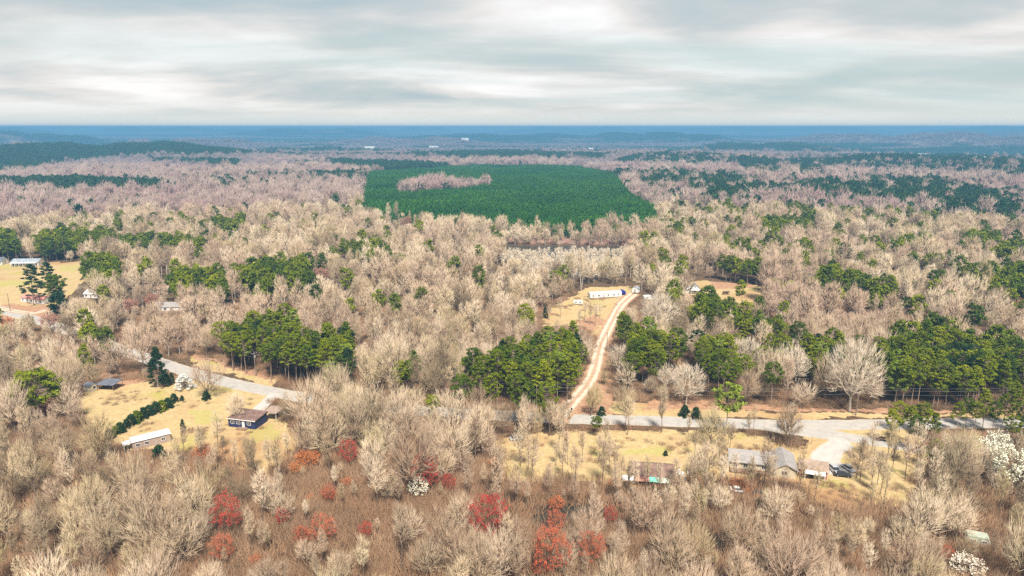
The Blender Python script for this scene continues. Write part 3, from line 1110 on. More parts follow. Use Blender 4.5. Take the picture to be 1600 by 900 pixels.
# ------------------------------------------------------------------ buildings
class Solid:
    def __init__(s):
        s.v = []
        s.f = []

    def box(s, x0, x1, y0, y1, z0, z1):
        k = len(s.v)
        s.v += [(x, y, z) for z in (z0, z1) for y in (y0, y1) for x in (x0, x1)]
        s.f += [tuple(k + i for i in q) for q in ((0, 2, 3, 1), (4, 5, 7, 6), (0, 1, 5, 4), (2, 6, 7, 3), (0, 4, 6, 2), (1, 3, 7, 5))]
        return s

    def poly(s, pts, faces):
        k = len(s.v)
        s.v += [tuple(p) for p in pts]
        s.f += [tuple(k + i for i in q) for q in faces]
        return s

    def slab(s, a, b, c, d, th):
        """a slab whose top is the quad a-b-c-d"""
        top = [a, b, c, d]
        bot = [(p[0], p[1], p[2] - th) for p in top]
        return s.poly(top + bot, [(0, 1, 2, 3), (7, 6, 5, 4), (0, 4, 5, 1), (1, 5, 6, 2), (2, 6, 7, 3), (3, 7, 4, 0)])

    def cyl(s, c, r, h, n=10, axis='z', r2=None):
        k = len(s.v)
        r2 = r if r2 is None else r2
        for t_, rr in ((0, r), (1, r2)):
            for i in range(n):
                a = 2 * math.pi * i / n
                u, w = math.cos(a) * rr, math.sin(a) * rr
                p = {'z': (u, w, t_ * h), 'x': (t_ * h, u, w), 'y': (u, t_ * h, w)}[axis]
                s.v.append((c[0] + p[0], c[1] + p[1], c[2] + p[2]))
        s.f.append(tuple(k + i for i in range(n))[::-1])
        s.f.append(tuple(k + n + i for i in range(n)))
        s.f += [(k + i, k + (i + 1) % n, k + n + (i + 1) % n, k + n + i) for i in range(n)]
        return s

    def obj(s, name, m, parent=None, **kw):
        me = bpy.data.meshes.new(name)
        me.from_pydata(s.v, [], s.f)
        me.materials.append(m)
        me.update()
        return obj(name, me, parent, **kw)


def thing(name, label, cat, px, py, rot=0., back=0., group=None, z=0.):
    x, y = unproj(px, py)
    r = R(rot)
    x -= math.sin(r) * back
    y += math.cos(r) * back
    e = obj(name, None, loc=(x, y, z), label=label, cat=cat, group=group)
    e.empty_display_size = .5
    e.rotation_euler = (0, 0, r)
    return e


def wall_piece(e, L, W_, H, RH, m, off=(0, 0), axis='x'):
    x0, x1, y0, y1 = off[0] - L / 2, off[0] + L / 2, off[1] - W_ / 2, off[1] + W_ / 2
    s = Solid()
    if axis == 'x':
        pts = [(x0, y0, 0), (x1, y0, 0), (x1, y1, 0), (x0, y1, 0), (x0, y0, H), (x1, y0, H), (x1, y1, H), (x0, y1, H), (x0, off[1], H + RH), (x1, off[1], H + RH)]
        s.poly(pts, [(0, 1, 5, 4), (1, 2, 6, 9, 5), (2, 3, 7, 6), (3, 0, 4, 8, 7), (4, 5, 9, 8), (6, 7, 8, 9)])
    else:
        pts = [(x0, y0, 0), (x1, y0, 0), (x1, y1, 0), (x0, y1, 0), (x0, y0, H), (x1, y0, H), (x1, y1, H), (x0, y1, H), (off[0], y0, H + RH), (off[0], y1, H + RH)]
        s.poly(pts, [(0, 1, 5, 8, 4), (1, 2, 6, 5), (2, 3, 7, 9, 6), (3, 0, 4, 7), (5, 6, 9, 8), (7, 4, 8, 9)])
    return s.obj('wall', m, e)


def gable_roof(e, L, W_, H, RH, m, oh=.45, off=(0, 0), axis='x', th=.16, up=.02):
    s = Solid()
    g = RH / ((W_ if axis == 'x' else L) / 2)
    z1 = H + RH + th + up
    if axis == 'x':
        z0 = H - g * oh + th + up
        x0, x1 = off[0] - L / 2 - oh, off[0] + L / 2 + oh
        y0, y1, ym = off[1] - W_ / 2 - oh, off[1] + W_ / 2 + oh, off[1]
        s.poly([(x0, y0, z0), (x1, y0, z0), (x1, ym, z1), (x0, ym, z1), (x1, y1, z0), (x0, y1, z0),
                (x0, y0, z0 - th), (x1, y0, z0 - th), (x1, ym, z1 - th), (x0, ym, z1 - th), (x1, y1, z0 - th), (x0, y1, z0 - th)],
               [(0, 1, 2, 3), (3, 2, 4, 5), (0, 6, 7, 1), (5, 4, 10, 11), (1, 7, 8, 2), (2, 8, 10, 4), (0, 3, 9, 6), (3, 5, 11, 9), (6, 9, 8, 7), (9, 11, 10, 8)])
    else:
        z0 = H - g * oh + th + up
        y0, y1 = off[1] - W_ / 2 - oh, off[1] + W_ / 2 + oh
        x0, x1, xm = off[0] - L / 2 - oh, off[0] + L / 2 + oh, off[0]
        s.poly([(x0, y0, z0), (x0, y1, z0), (xm, y1, z1), (xm, y0, z1), (x1, y1, z0), (x1, y0, z0),
                (x0, y0, z0 - th), (x0, y1, z0 - th), (xm, y1, z1 - th), (xm, y0, z1 - th), (x1, y1, z0 - th), (x1, y0, z0 - th)],
               [(3, 2, 1, 0), (5, 4, 2, 3), (1, 7, 6, 0), (11, 10, 4, 5), (2, 8, 7, 1), (4, 10, 8, 2), (6, 9, 3, 0), (9, 11, 5, 3), (7, 8, 9, 6), (8, 10, 11, 9)])
    return s.obj('roof', m, e)


def window(e, x, y, z, w, h, face='front', fm='frame', pm='glass'):
    """y: the coordinate of the wall plane on that face"""
    s, g = Solid(), Solid()
    t_ = .1
    if face in ('front', 'back'):
        d = -1 if face == 'front' else 1
        ya, yb = sorted((y + d * .002, y + d * .07))
        s.box(x - w / 2 - t_, x + w / 2 + t_, ya, yb, z + h, z + h + t_)
        s.box(x - w / 2 - t_, x + w / 2 + t_, ya, yb, z - t_, z)
        s.box(x - w / 2 - t_, x - w / 2, ya, yb, z, z + h)
        s.box(x + w / 2, x + w / 2 + t_, ya, yb, z, z + h)
        s.box(x - .03, x + .03, ya, yb, z, z + h)
        ya, yb = sorted((y + d * .003, y + d * .03))
        g.box(x - w / 2, x + w / 2, ya, yb, z, z + h)
    else:
        d = 1 if face == 'right' else -1
        xa, xb = sorted((x + d * .002, x + d * .07))
        s.box(xa, xb, y - w / 2 - t_, y + w / 2 + t_, z + h, z + h + t_)
        s.box(xa, xb, y - w / 2 - t_, y + w / 2 + t_, z - t_, z)
        s.box(xa, xb, y - w / 2 - t_, y - w / 2, z, z + h)
        s.box(xa, xb, y + w / 2, y + w / 2 + t_, z, z + h)
        xa, xb = sorted((x + d * .003, x + d * .03))
        g.box(xa, xb, y - w / 2, y + w / 2, z, z + h)
    f = s.obj('window', M[fm], e)
    g.obj('pane', M[pm], f)


def door(e, x, y, w=.95, h=2.05, m='door', z=.15):
    d = Solid().box(x - w / 2, x + w / 2, y - .06, y - .002, z, z + h).obj('door', M[m], e)
    Solid().box(x + w * .35, x + w * .42, y - .12, y - .061, z + .95, z + 1.05).obj('handle', M['rim'], d)


def simple_house(name, label, cat, px, py, rot, L, W_, H, RH, wm_, rm_, wins=4, side=True, dr=None, oh=.4, group=None, axis='x', found=True, chim=False):
    e = thing(name, label, cat, px, py, rot, W_ / 2, group)
    wall_piece(e, L, W_, H, RH, M[wm_], axis=axis)
    rf = gable_roof(e, L, W_, H, RH, M[rm_], oh, axis=axis)
    if chim:
        Solid().box(L * .2, L * .2 + .8, .3, 1.1, H + RH * .5, H + RH + .9).obj('chimney', M['brick'], rf)
    for i in range(wins):
        x = -L / 2 + L * (i + .5) / wins
        if dr is not None and i == dr:
            door(e, x, -W_ / 2)
        else:
            window(e, x, -W_ / 2, 1.0, min(1.3, L / wins * .5), 1.15)
    if side:
        window(e, L / 2, 0, 1.0, 1.1, 1.1, 'right')
        window(e, -L / 2, 0, 1.0, 1.1, 1.1, 'left')
    if found:
        Solid().box(-L / 2 - .05, L / 2 + .05, -W_ / 2 - .05, W_ / 2 + .05, 0, .25).obj('foundation', M['brick'], e)
    return e


# white long house in the field
e = thing('house', 'long white house with grey roof at the back of the yellow field', 'house', 39, 416, 4, 4)
wall_piece(e, 19, 8, 3.0, 1.9, M['white_wall'])
gable_roof(e, 19, 8, 3.0, 1.9, M['slate_roof'])
for i in range(7):
    Solid().box(-8.6 + i * 2.85, -8.4 + i * 2.85, -6.3, -6.1, 0, 2.6).obj('porch_post', M['white_wall'], e)
Solid().slab((-9.2, -6.6, 2.75), (9.2, -6.6, 2.75), (9.2, -4.4, 3.15), (-9.2, -4.4, 3.15), .12).obj('porch_roof', M['white_roof'], e)
for i in range(6):
    window(e, -7.5 + i * 3, -4, .8, 1.8, 1.5)
simple_house('house', 'white house cut by the left edge beside the yellow field', 'house', -6, 414, 0, 9, 7, 2.8, 2.4, 'white_wall', 'dark_roof', 3)
simple_house('house', 'low white house with salmon red roof beside the dirt track', 'house', 50, 474, -20, 18, 7, 2.9, 1.3, 'white_wall', 'red_roof', 5, dr=1)
simple_house('house', 'small white house hidden behind bare trees right of the yellow field', 'house', 142, 466, -10, 9, 7, 2.6, 1.8, 'white_wall', 'white_roof', 3, dr=1)
simple_house('house', 'pale roofed long house half hidden by the bare woods on the left', 'house', 270, 487, 4, 20, 8, 2.7, 1.8, 'white_wall', 'grey_roof', 5, dr=2)
simple_house('house', 'cream house peeping out of woods behind the pink shrubs', 'house', 250, 460, 4, 9, 7, 2.7, 1.8, 'cream_wall', 'tan_roof', 3)

# white single-wide in the clearing
e = thing('mobile_home', 'long white mobile home in the clearing at the end of the dirt drive', 'mobile home', 947, 465.5, 14, 2.5)
wall_piece(e, 20, 4.6, 2.9, .5, M['white_wall'])
gable_roof(e, 20, 4.6, 2.9, .5, M['white_roof'], .2)
for x in (-8, -4.5, 1.5, 5, 8):
    window(e, x, -2.3, 1.2, 1.1, .9)
door(e, -1.5, -2.3)
Solid().box(-10, 10, -2.33, 2.33, 0, .5).obj('skirting', M['grey_roof'], e)
e = thing('covered_trailer', 'dark blue tarp covered trailer at the right end of the white mobile home', 'trailer', 974, 461, 14, 1.5)
Solid().poly([(-1.4, -2, .6), (1.4, -2, .6), (1.4, 2, .6), (-1.4, 2, .6), (-1.3, -2, 2.5), (1.3, -2, 2.3), (1.3, 2, 2.3), (-1.3, 2, 2.5), (0, -2, 2.9), (0, 2, 2.9)],
             [(3, 2, 1, 0), (0, 1, 5, 8, 4), (1, 2, 6, 5), (2, 3, 7, 9, 6), (3, 0, 4, 7), (5, 6, 9, 8), (7, 4, 8, 9)]).obj('tarp', M['blue'], e)
for s_ in (-1, 1):
    Solid().cyl((s_ * 1.45 - .1, -.3, .35), .35, .2, 12, 'x').obj('wheel', M['tyre'], e)
simple_house('shed', 'small white shed right of the white mobile home', 'shed', 992, 457, -30, 4, 3.2, 2.4, 1.2, 'white_wall', 'slate_roof', 1, True, 0, .2, axis='y', found=False)


def cap_trailer(label, px, py, rot, L, H, m, name='utility_trailer', cat='trailer', w=2.2):
    e = thing(name, label, cat, px, py, rot, w / 2)
    s = Solid()
    hw = w / 2
    prof = [(-L / 2, .45), (L / 2, .45), (L / 2 - .05, H * .75), (L / 2 - .4, H), (-L / 2 + .3, H), (-L / 2, H * .8)]
    n = len(prof)
    pts = [(x, -hw, z) for x, z in prof] + [(x, hw, z) for x, z in prof]
    s.poly(pts, [tuple(range(n))] + [tuple(range(2 * n - 1, n - 1, -1))] + [(i, n + i, n + (i + 1) % n, (i + 1) % n) for i in range(n)])
    s.obj('body', m, e)
    for sx in (-.5, .5):
        for sy in (-1, 1):
            Solid().cyl((sx, sy * (hw - .12) - .1, .36), .36, .2, 12, 'y').obj('wheel', M['tyre'], e)
    window(e, -L * .2, -hw, H * .5, 1.1, .6)
    window(e, L * .25, -hw, H * .5, .9, .6)
    Solid().box(L / 2, L / 2 + 1.1, -.06, .06, .45, .57).obj('drawbar', M['oldgrey'], e)
    return e


cap_trailer('white box trailer parked left of the white mobile home', 903, 476, -12, 5.5, 2.2, M['oldwhite'])
cap_trailer('pale camper trailer beyond the dirt drive right of the white shed', 1015, 469, 10, 7, 2.8, M['oldwhite'], 'camper', 'camper')
cap_trailer('pale green camper box among bare trees in the bottom right corner', 1527, 856, -22, 5.2, 2.9, M['camper'], 'camper', 'camper', 2.8)

# white gabled farmhouse with wing
e = thing('house', 'white gabled house beside the red clay clearing', 'house', 1086, 459, -8, 3.5)
wall_piece(e, 5.5, 7, 3.2, 2.6, M['white_wall'], axis='y')
gable_roof(e, 5.5, 7, 3.2, 2.6, M['grey_roof'], .35, axis='y')
wall_piece(e, 6, 5, 2.7, 1.4, M['white_wall'], off=(-5.76, .6))
gable_roof(e, 6, 5, 2.7, 1.4, M['white_roof'], .3, off=(-6.1, .6))
window(e, 0, -3.5, 1, 1.2, 1.3)
window(e, 0, -3.5, 3.9, .8, .8)
window(e, -5.5, -1.9, 1, 1, 1)
Solid().slab((-2.9, -5.4, 2.5), (2.9, -5.4, 2.5), (2.9, -3.52, 2.9), (-2.9, -3.52, 2.9), .1).obj('porch_roof', M['white_roof'], e)
for x in (-2.6, 2.6):
    Solid().box(x - .08, x + .08, -5.2, -5.04, 0, 2.4).obj('porch_post', M['white_wall'], e)
e = thing('hay_rack', 'small brown open shelter in the clearing right of the white gabled house', 'shelter', 1135, 461, 0, 1)
Solid().slab((-2, -1, 1.9), (2, -1, 1.9), (2, 1, 2.2), (-2, 1, 2.2), .12).obj('roof', M['brown_roof'], e)
Solid().box(-1.8, 1.8, .8, .9, .5, 1.8).obj('back_panel', M['wood'], e)
for x in (-1.8, 1.8):
    for y in (-.85, .85):
        Solid().box(x - .07, x + .07, y - .07, y + .07, 0, 1.78).obj('post', M['wood'], e)

# navy blue house
e = thing('house', 'navy blue house with flat brown roof and pale carport on the left lawn', 'house', 378, 669, -14, 3.6)
Solid().box(-5.2, 5.2, -3.5, 3.5, .0, 3.1).obj('wall', M['navy_wall'], e)
rf = Solid().slab((-5.5, -3.85, 3.2), (5.5, -3.85, 3.2), (5.5, 3.85, 3.75), (-5.5, 3.85, 3.75), .2).obj('roof', M['brown_roof'], e)
Solid().box(-3.4, -2.8, 1, 1.6, 3.5, 4.3).obj('chimney', M['brick'], rf)
Solid().box(-5.55, 5.55, -3.97, -3.86, 2.98, 3.22).obj('fascia', M['frame'], e)
door(e, .6, -3.5, 1, 2.1, 'frame', .4)
for x in (-3.6, -1.3, 2.8):
    window(e, x, -3.5, 1.4, 1.3, .9)
Solid().box(-1.2, 2.4, -5.3, -3.52, 0, .38).obj('porch_step', M['wood'], e)
Solid().slab((3.0, 4.0, 3.0), (8.4, 4.0, 2.9), (8.4, 9.8, 3.1), (3.0, 9.8, 3.2), .14).obj('carport_roof', M['tan_roof'], e)
for x, y in ((3.3, 4.4), (8.1, 4.4), (3.3, 9.4), (8.1, 9.4)):
    Solid().box(x - .07, x + .07, y - .07, y + .07, 0, 2.85).obj('carport_post', M['frame'], e)

# white roofed single-wide lying diagonally
e = thing('mobile_home', 'white roofed mobile home set diagonally in the left yard below the hedge', 'mobile home', 238, 697, 38, 2.2)
wall_piece(e, 11, 4.4, 2.8, .55, M['pinkwall'])
gable_roof(e, 11, 4.4, 2.8, .55, M['white_roof'], .25)
for x in (-4, -1.4, 3.4):
    window(e, x, -2.2, 1.1, 1.1, .9)
door(e, 1.2, -2.2)
Solid().box(5.56, 5.64, -1.5, 1.5, .4, 2.2).obj('red_end_panel', M['brick'], e)
Solid().slab((-8.0, -1.6, 2.3), (-5.8, -1.6, 2.5), (-5.8, 1.6, 2.5), (-8.0, 1.6, 2.3), .1).obj('porch_roof', M['white_roof'], e)
for y in (-1.4, 1.4):
    Solid().box(-7.8, -7.68, y - .06, y + .06, 0, 2.2).obj('porch_post', M['frame'], e)

# open shelter and shed
e = thing('open_shelter', 'open sided shelter with flat grey roof in the left yard under the trees', 'shelter', 164, 611, -8, 3)
Solid().slab((-3.7, -3, 2.5), (3.7, -3, 2.5), (3.7, 3, 2.9), (-3.7, 3, 2.9), .14).obj('roof', M['dark_roof'], e)
for x in (-3.4, 3.4):
    for y in (-2.7, 2.7):
        Solid().box(x - .08, x + .08, y - .08, y + .08, 0, 2.35).obj('post', M['wood'], e)
Solid().box(-1.2, 1.2, -.4, .4, .7, .78).obj('table_top', M['wood'], e)
simple_house('shed', 'small dark roofed shed left of the open sided shelter', 'shed', 136, 612, -25, 4, 3.6, 2.2, .9, 'cream_wall', 'dark_roof', 1, True, 0, .2, found=False)

# brown roofed old house with the patchwork lean-to
e = thing('house', 'old house with dark brown roof and patchwork lean-to of teal and white sheets', 'house', 1020, 762, -9, 6)
wall_piece(e, 11.5, 8, 2.6, 1.7, M['wood'])
gable_roof(e, 11.5, 8, 2.6, 1.7, M['brown_roof'], .4)
for x0, x1, m_, d in ((-8.6, -7.0, 'white_sheet', .0), (-6.5, -5.5, 'white_sheet', .1), (-5.45, -1.1, 'rust_sheet', .05), (-1.05, 1.9, 'teal_sheet', .12), (1.95, 4.8, 'pale_sheet', .06)):
    Solid().slab((x0, -6.6, 2.0 + d), (x1, -6.6, 2.0 + d), (x1, -4.5, 2.45 + d), (x0, -4.5, 2.45 + d), .06).obj('lean_to_sheet', M[m_], e, label={'teal_sheet': 'teal roof sheet', 'rust_sheet': 'rusty roof sheet', 'white_sheet': 'white roof sheet', 'pale_sheet': 'pale green roof sheet'}[m_])
for x in (-8.3, -5.6, -1.1, 1.9, 4.6):
    Solid().box(x - .07, x + .07, -6.4, -6.26, 0, 1.95).obj('lean_to_post', M['wood'], e)
for x in (-3.5, .5, 3.6):
    window(e, x, -4, .9, 1, 1)
Solid().box(-10.5, -8.8, -5.5, -4.2, 0, 1.4).obj('bin_box', M['rust_sheet'], e)
x, y = unproj(1060, 744)
s = Solid()
for i in range(22):
    a, b_ = random.gauss(0, 2.0), random.gauss(0, 2.2)
    w_ = random.uniform(.2, .8)
    s.box(a, a + w_, b_, b_ + random.uniform(.2, .7), 0, random.uniform(.2, .9))
s.obj('scrap', M['white_sheet'], None, loc=(x, y, 0), label='scattered white scrap beside the old brown roofed house', cat='scrap heap', kind='stuff')

# ranch house
e = thing('house', 'cream ranch house with broad grey roof beside the concrete parking pad', 'house', 1190, 740, -14, 5)
wall_piece(e, 12, 8, 2.7, 1.9, M['cream_wall'], off=(-3, 0))
gable_roof(e, 12, 8, 2.7, 1.9, M['grey_roof'], .55, off=(-3, 0))
wall_piece(e, 6.2, 11, 2.7, 1.6, M['cream_wall'], off=(6.12, -.6), axis='y')
gable_roof(e, 6.2, 11, 2.7, 1.6, M['grey_roof'], .5, off=(6.35, -.6), axis='y')
for x in (-7.4, -4.6, -2.2, .6):
    window(e, x, -4, 1, 1.1, 1.1)
window(e, 6.1, -6.1, 1.0, 1.5, 1.1)
door(e, 2.2, -4)
dk = Solid().box(-9, 2.4, -6.6, -4.05, .35, .5).obj('deck', M['wood'], e)
s = Solid()
for i in range(12):
    s.box(-9 + i * 1.03, -8.92 + i * 1.03, -6.58, -6.5, .5, 1.4)
s.box(-9, 2.4, -6.6, -6.48, 1.4, 1.5)
s.obj('railing', M['wood'], dk)
e = thing('garage', 'brown roofed garage with open dark front between ranch house and parking pad', 'garage', 1270, 747, -20, 3.2)
wall_piece(e, 7.5, 6, 2.5, 1.6, M['brick'])
gable_roof(e, 7.5, 6, 2.5, 1.6, M['tan_roof'], .4)
Solid().box(-1.6, 2.9, -3.06, -3.01, .05, 2.1).obj('garage_shade_panel', M['dark'], e)  # black panel on the solid wall, painting in the shade of an open front
Solid().slab((-2.5, -5.2, 2.1), (3.2, -5.2, 2.1), (3.2, -3.42, 2.45), (-2.5, -3.42, 2.45), .08).obj('awning', M['white_roof'], e)
for x in (-2.3, 3):
    Solid().box(x - .06, x + .06, -5.1, -4.98, 0, 2.05).obj('awning_post', M['frame'], e)


# ------------------------------------------------------------------ vehicles
def vehicle(label, px, py, rot, m, cat='car', name='parked_car', suv=False):
    e = thing(name, label, cat, px, py, rot, 0)
    L, hw = 4.6, .92
    rz = 1.75 if suv else 1.45
    hood = 1.05 if suv else .9
    low = [(-L / 2, .35), (L / 2, .35), (L / 2, .62), (L / 2 - .15, hood - .05), (1.15, hood), (-L / 2 + .15, hood + .03), (-L / 2, .7)]
    n = len(low)

    def ex(prof, w0, w1=None, nm='body', mm=m, par=None):
        k = len(prof)
        ws = [w0 if (w1 is None or z < hood + .1) else w1 for x, z in prof]
        pts = [(x, -w, z) for (x, z), w in zip(prof, ws)] + [(x, w, z) for (x, z), w in zip(prof, ws)]
        return Solid().poly(pts, [tuple(range(k)), tuple(range(2 * k - 1, k - 1, -1))] + [(i, k + i, k + (i + 1) % k, (i + 1) % k) for i in range(k)]).obj(nm, mm, par or e)
    ex(low, hw)
    tail = -L / 2 + (.25 if suv else .7)
    ex([(tail - .1, hood), (1.1, hood), (.35, rz - .08), (tail + (.2 if suv else .5), rz - .08)], hw - .06, hw - .22, 'window', M['glass'])
    ex([(tail + (.15 if suv else .5), rz - .08), (.4, rz - .08), (.25, rz), (tail + (.25 if suv else .6), rz)], hw - .2, hw - .24, 'roof', m)
    for sx in (-1.4, 1.4):
        for sy in (-1, 1):
            w_ = Solid().cyl((sx, sy * (hw - .05) - .11, .34), .34, .22, 14, 'y').obj('wheel', M['tyre'], e)
            Solid().cyl((sx, sy * (hw - .05) + (.112 if sy > 0 else -.132), .34), .2, .02, 10, 'y').obj('rim', M['rim'], w_)
    for sy in (-.68, .68):
        Solid().box(L / 2 + .002, L / 2 + .03, sy - .18, sy + .18, .62, .78).obj('headlight', M['lamp'], e)
        Solid().box(-L / 2 - .03, -L / 2 - .002, sy - .14, sy + .14, .72, .88).obj('tail_light', M['brick'], e)
    for sy in (-1, 1):
        Solid().box(.75, .95, sy * hw - .12 if sy < 0 else hw, sy * hw if sy < 0 else hw + .12, hood, hood + .15).obj('mirror', m, e)
    return e


vehicle('silver suv on the pale parking pad beside the brown garage', 1304, 737, -85, M['silver'], suv=True)
vehicle('black car behind the silver suv at the edge of the parking pad', 1316, 744, -15, M['black'])
vehicle('silver car at the right end of the parking pad by the bare tree', 1326, 734, -75, M['silver'])
vehicle('silver blue car standing in brush left of the lawn below the road', 807, 687, 15, M['silver'])
vehicle('old white car in the red shrubs behind the ranch house', 1153, 768, -10, M['oldwhite'])
vehicle('old dark car beside the old white car behind the ranch house', 1188, 774, -20, M['oldgrey'])
e = thing('flatbed_trailer', 'dark flatbed trailer on the roadside by the pine clump', 'trailer', 1384, 688, -8, 0)
Solid().box(-3, 3, -1.1, 1.1, .62, .78).obj('bed', M['wood'], e)
s = Solid()
for x in np.linspace(-2.95, 2.95, 7):
    for y in (-1.08, 1.02):
        s.box(x - .04, x + .04, y, y + .06, .78, 1.5)
s.box(-3, 3, -1.1, -1.04, 1.5, 1.58).box(-3, 3, 1.04, 1.1, 1.5, 1.58)
s.obj('side_rail', M['oldgrey'], e)
for sx in (-.5, .45):
    for sy in (-1, 1):
        Solid().cyl((sx, sy * 1.2 - .1, .36), .36, .2, 12, 'y').obj('wheel', M['tyre'], e)
Solid().box(3, 4.4, -.06, .06, .55, .67).obj('drawbar', M['oldgrey'], e)
e = thing('barrel', 'brown barrel on the yellow lawn below the dark cedar', 'barrel', 254, 604, 0, 0)
Solid().cyl((0, 0, 0), .55, 1.5, 14, 'z', .5).obj('body', M['wood'], e)
Solid().cyl((0, 0, 1.5), .6, .1, 14).obj('lid', M['rust_sheet'], e)
e = thing('mailbox', 'mailbox on a post where the dirt drive meets the road', 'mailbox', 893, 645, 0, 0)
Solid().box(-.08, .08, -.08, .08, 0, 1.2).obj('post', M['wood'], e)
Solid().box(-.3, .3, -.5, .5, 1.2, 1.75).obj('box', M['black'], e)


# ------------------------------------------------------------------ power poles and wires
def pole(label, px, py, h, m='pole', arm=True, rot=0.):
    e = thing('utility_pole', label, 'utility pole', px, py, rot, 0, 'utility poles')
    Solid().cyl((0, 0, 0), .2, h, 8, 'z', .13).obj('pole', M[m], e)
    if arm:
        a = Solid().box(-1.3, 1.3, -.22, -.10, h - .7, h - .55).obj('crossarm', M[m], e)
        for x in (-1.2, 0, 1.2):
            Solid().cyl((x, -.16, h - .55), .07, .28, 6).obj('insulator', M['ceramic'], a)
        Solid().cyl((.32, 0, h - 2.4), .26, .85, 10).obj('transformer', M['ceramic'], e)
    return e


poles = [pole('pale utility pole above the left bend of the road', 281, 553, 10.8, 'pole_grey', True, 60),
         pole('utility pole in front of the dark pine stand by the left road', 400, 588, 10.5, 'pole', True, 60),
         pole('utility pole among brush left of the dirt drive', 838, 643, 10.5, 'pole', True, 85),
         pole('dark utility pole with crossarm across the road from the junction island', 1337, 649, 10.5, 'pole', True, 85),
         pole('utility pole at the right edge behind the roadside pines', 1640, 648, 10.5, 'pole', True, 88)]
p5 = pole('thin pole beside the dirt drive between pine stands', 948, 548, 9, 'pole', False)
p6 = pole('thin pole standing in front of the white mobile home', 965, 478, 9, 'pole_grey', False)
p7 = pole('thin pole beside the white house with salmon roof', 16, 486, 10, 'pole', False)


def wire(label, A, B, zz, dx):
    G = Geo()
    a = np.array([A.location.x, A.location.y, zz])
    b_ = np.array([B.location.x, B.location.y, zz])
    d = b_ - a
    L = np.linalg.norm(d)
    nn = np.array([-d[1], d[0], 0]) / L
    prev = None
    for i in range(21):
        u = i / 20
        p = a + d * u + nn * dx - np.array([0, 0, 4 * u * (1 - u) * L * .012])
        if prev is not None:
            G.seg(prev, p, .028, .028)
        prev = p
    obj('power_line', G.mesh('power_line', M['wire']), label=label, cat='power line', group='power lines along the road')


spans = ['between the poles at the left bend', 'from the left pine stand to the dirt drive', 'from the dirt drive to the junction island', 'from the junction island to the right edge']
for i in range(4):
    for nm, zz, dx in (('near side upper', 10.25, -1.2), ('far side upper', 10.25, 1.2), ('lower', 8.2, 0)):
        wire(f'{nm} power line {spans[i]}', poles[i], poles[i + 1], zz, dx)

# ------------------------------------------------------------------ far buildings and mast
for i, (px, py, L, lb) in enumerate([
        (578, 233, 60, 'far white roofed shed left of the middle near the horizon'),
        (678, 230, 70, 'far low white warehouse in the blue distance'),
        (727, 227.5, 60, 'far white building right of the low white warehouse'),
        (820, 234, 75, 'far long pinkish white building behind the pine plantation'),
        (868, 235, 45, 'far pale hall left of the long cream one'),
        (886, 237, 70, 'far long cream building behind the plantation'),
        (923, 233, 26, 'far tall white block at the right of the town buildings'),
        (1436, 223, 150, 'far long pale industrial building on the right'),
        (1530, 249, 40, 'far pale barn on the right below the blue hills')]):
    x, y = unproj(px, py, 8)
    z = float(hgt(np.array(x), np.array(y)))
    x, y = unproj(px, py, z + 12)
    z = float(hgt(np.array(x), np.array(y)))
    e = obj('warehouse', None, loc=(x, y, z), label=lb, cat='warehouse')
    L *= .75
    h_ = 26 if L < 22 else 17
    wall_piece(e, L, 24, h_, 3, M['white_wall'])
    gable_roof(e, L, 24, h_, 3, M['tan_roof'] if i == 3 else M['white_roof'], .6, th=.3)
    window(e, 0, -12, 2, L * .25, 4)
x, y = unproj(590, 206, 20)
z = float(hgt(np.array(x), np.array(y)))
e = obj('radio_mast', None, loc=(x, y, z), label='thin radio mast standing up on the far horizon', cat='mast')
MH = 101 - z
s = Solid()
for k in range(3):
    an = k * 2.094
    s.cyl((math.cos(an) * 2.2, math.sin(an) * 2.2, 0), .5, MH, 5, 'z', .5)
for zz in range(0, int(MH), 8):
    s.box(-2, 2, -.3, .3, zz, zz + .6)
s.obj('lattice', M['slate_roof'], e)
Solid().cyl((0, 0, MH), .6, 2.5, 6, 'z', .2).obj('antenna', M['slate_roof'], e)

# ------------------------------------------------------------------ single trees placed by hand
print('specials...')


def place_tree(name, label, cat, x, y, meshes, sc, rz=None, group=None, sz=None):
    e = bpy.data.objects.new(name, None)
    S.collection.objects.link(e)
    e.location = (x, y, float(hgt(np.array(x), np.array(y))))
    e.scale = (sc, sc, sc if sz is None else sz)
    e.rotation_euler = (rng.normal(0, .03), rng.normal(0, .03), rng.uniform(0, 6.28) if rz is None else rz)
    tag(e, label, cat, group)
    for nm, me in zip(('trunk', 'crown'), meshes):
        o = bpy.data.objects.new(nm, me)
        S.collection.objects.link(o)
        o.parent = e
    return e


def dims(me):
    c = np.empty(len(me.vertices) * 3, np.float32)
    me.vertices.foreach_get('co', c)
    c = c.reshape(-1, 3)
    return float(np.percentile(np.hypot(c[:, 0], c[:, 1]), 97)), float(c[:, 2].min()), float(c[:, 2].max())


DIM = {}


def by_crown(name, label, cat, px, py, rpx, meshes, group=None, hs=None):
    """place so that the crown's middle shows at that pixel, with that half-width in pixels"""
    cr = meshes[1]
    if cr.name not in DIM:
        DIM[cr.name] = dims(cr)
    rr, z0, z1 = DIM[cr.name]
    h = 10.0
    for _ in range(6):
        x, y = unproj(px, py, h)
        depth = y * cp_ + (CAM_H - h) * sp_
        sc = rpx * depth / F / rr
        sz = sc if hs is None else sc * hs
        h = (z0 + z1) / 2 * sz
    TAKEN.append((x, y, rr * sc))
    SPECIAL.append((px, py, label))
    return place_tree(name, label, cat, x, y, meshes, sc, group=group, sz=sz)


TAKEN, SPECIAL = [], []


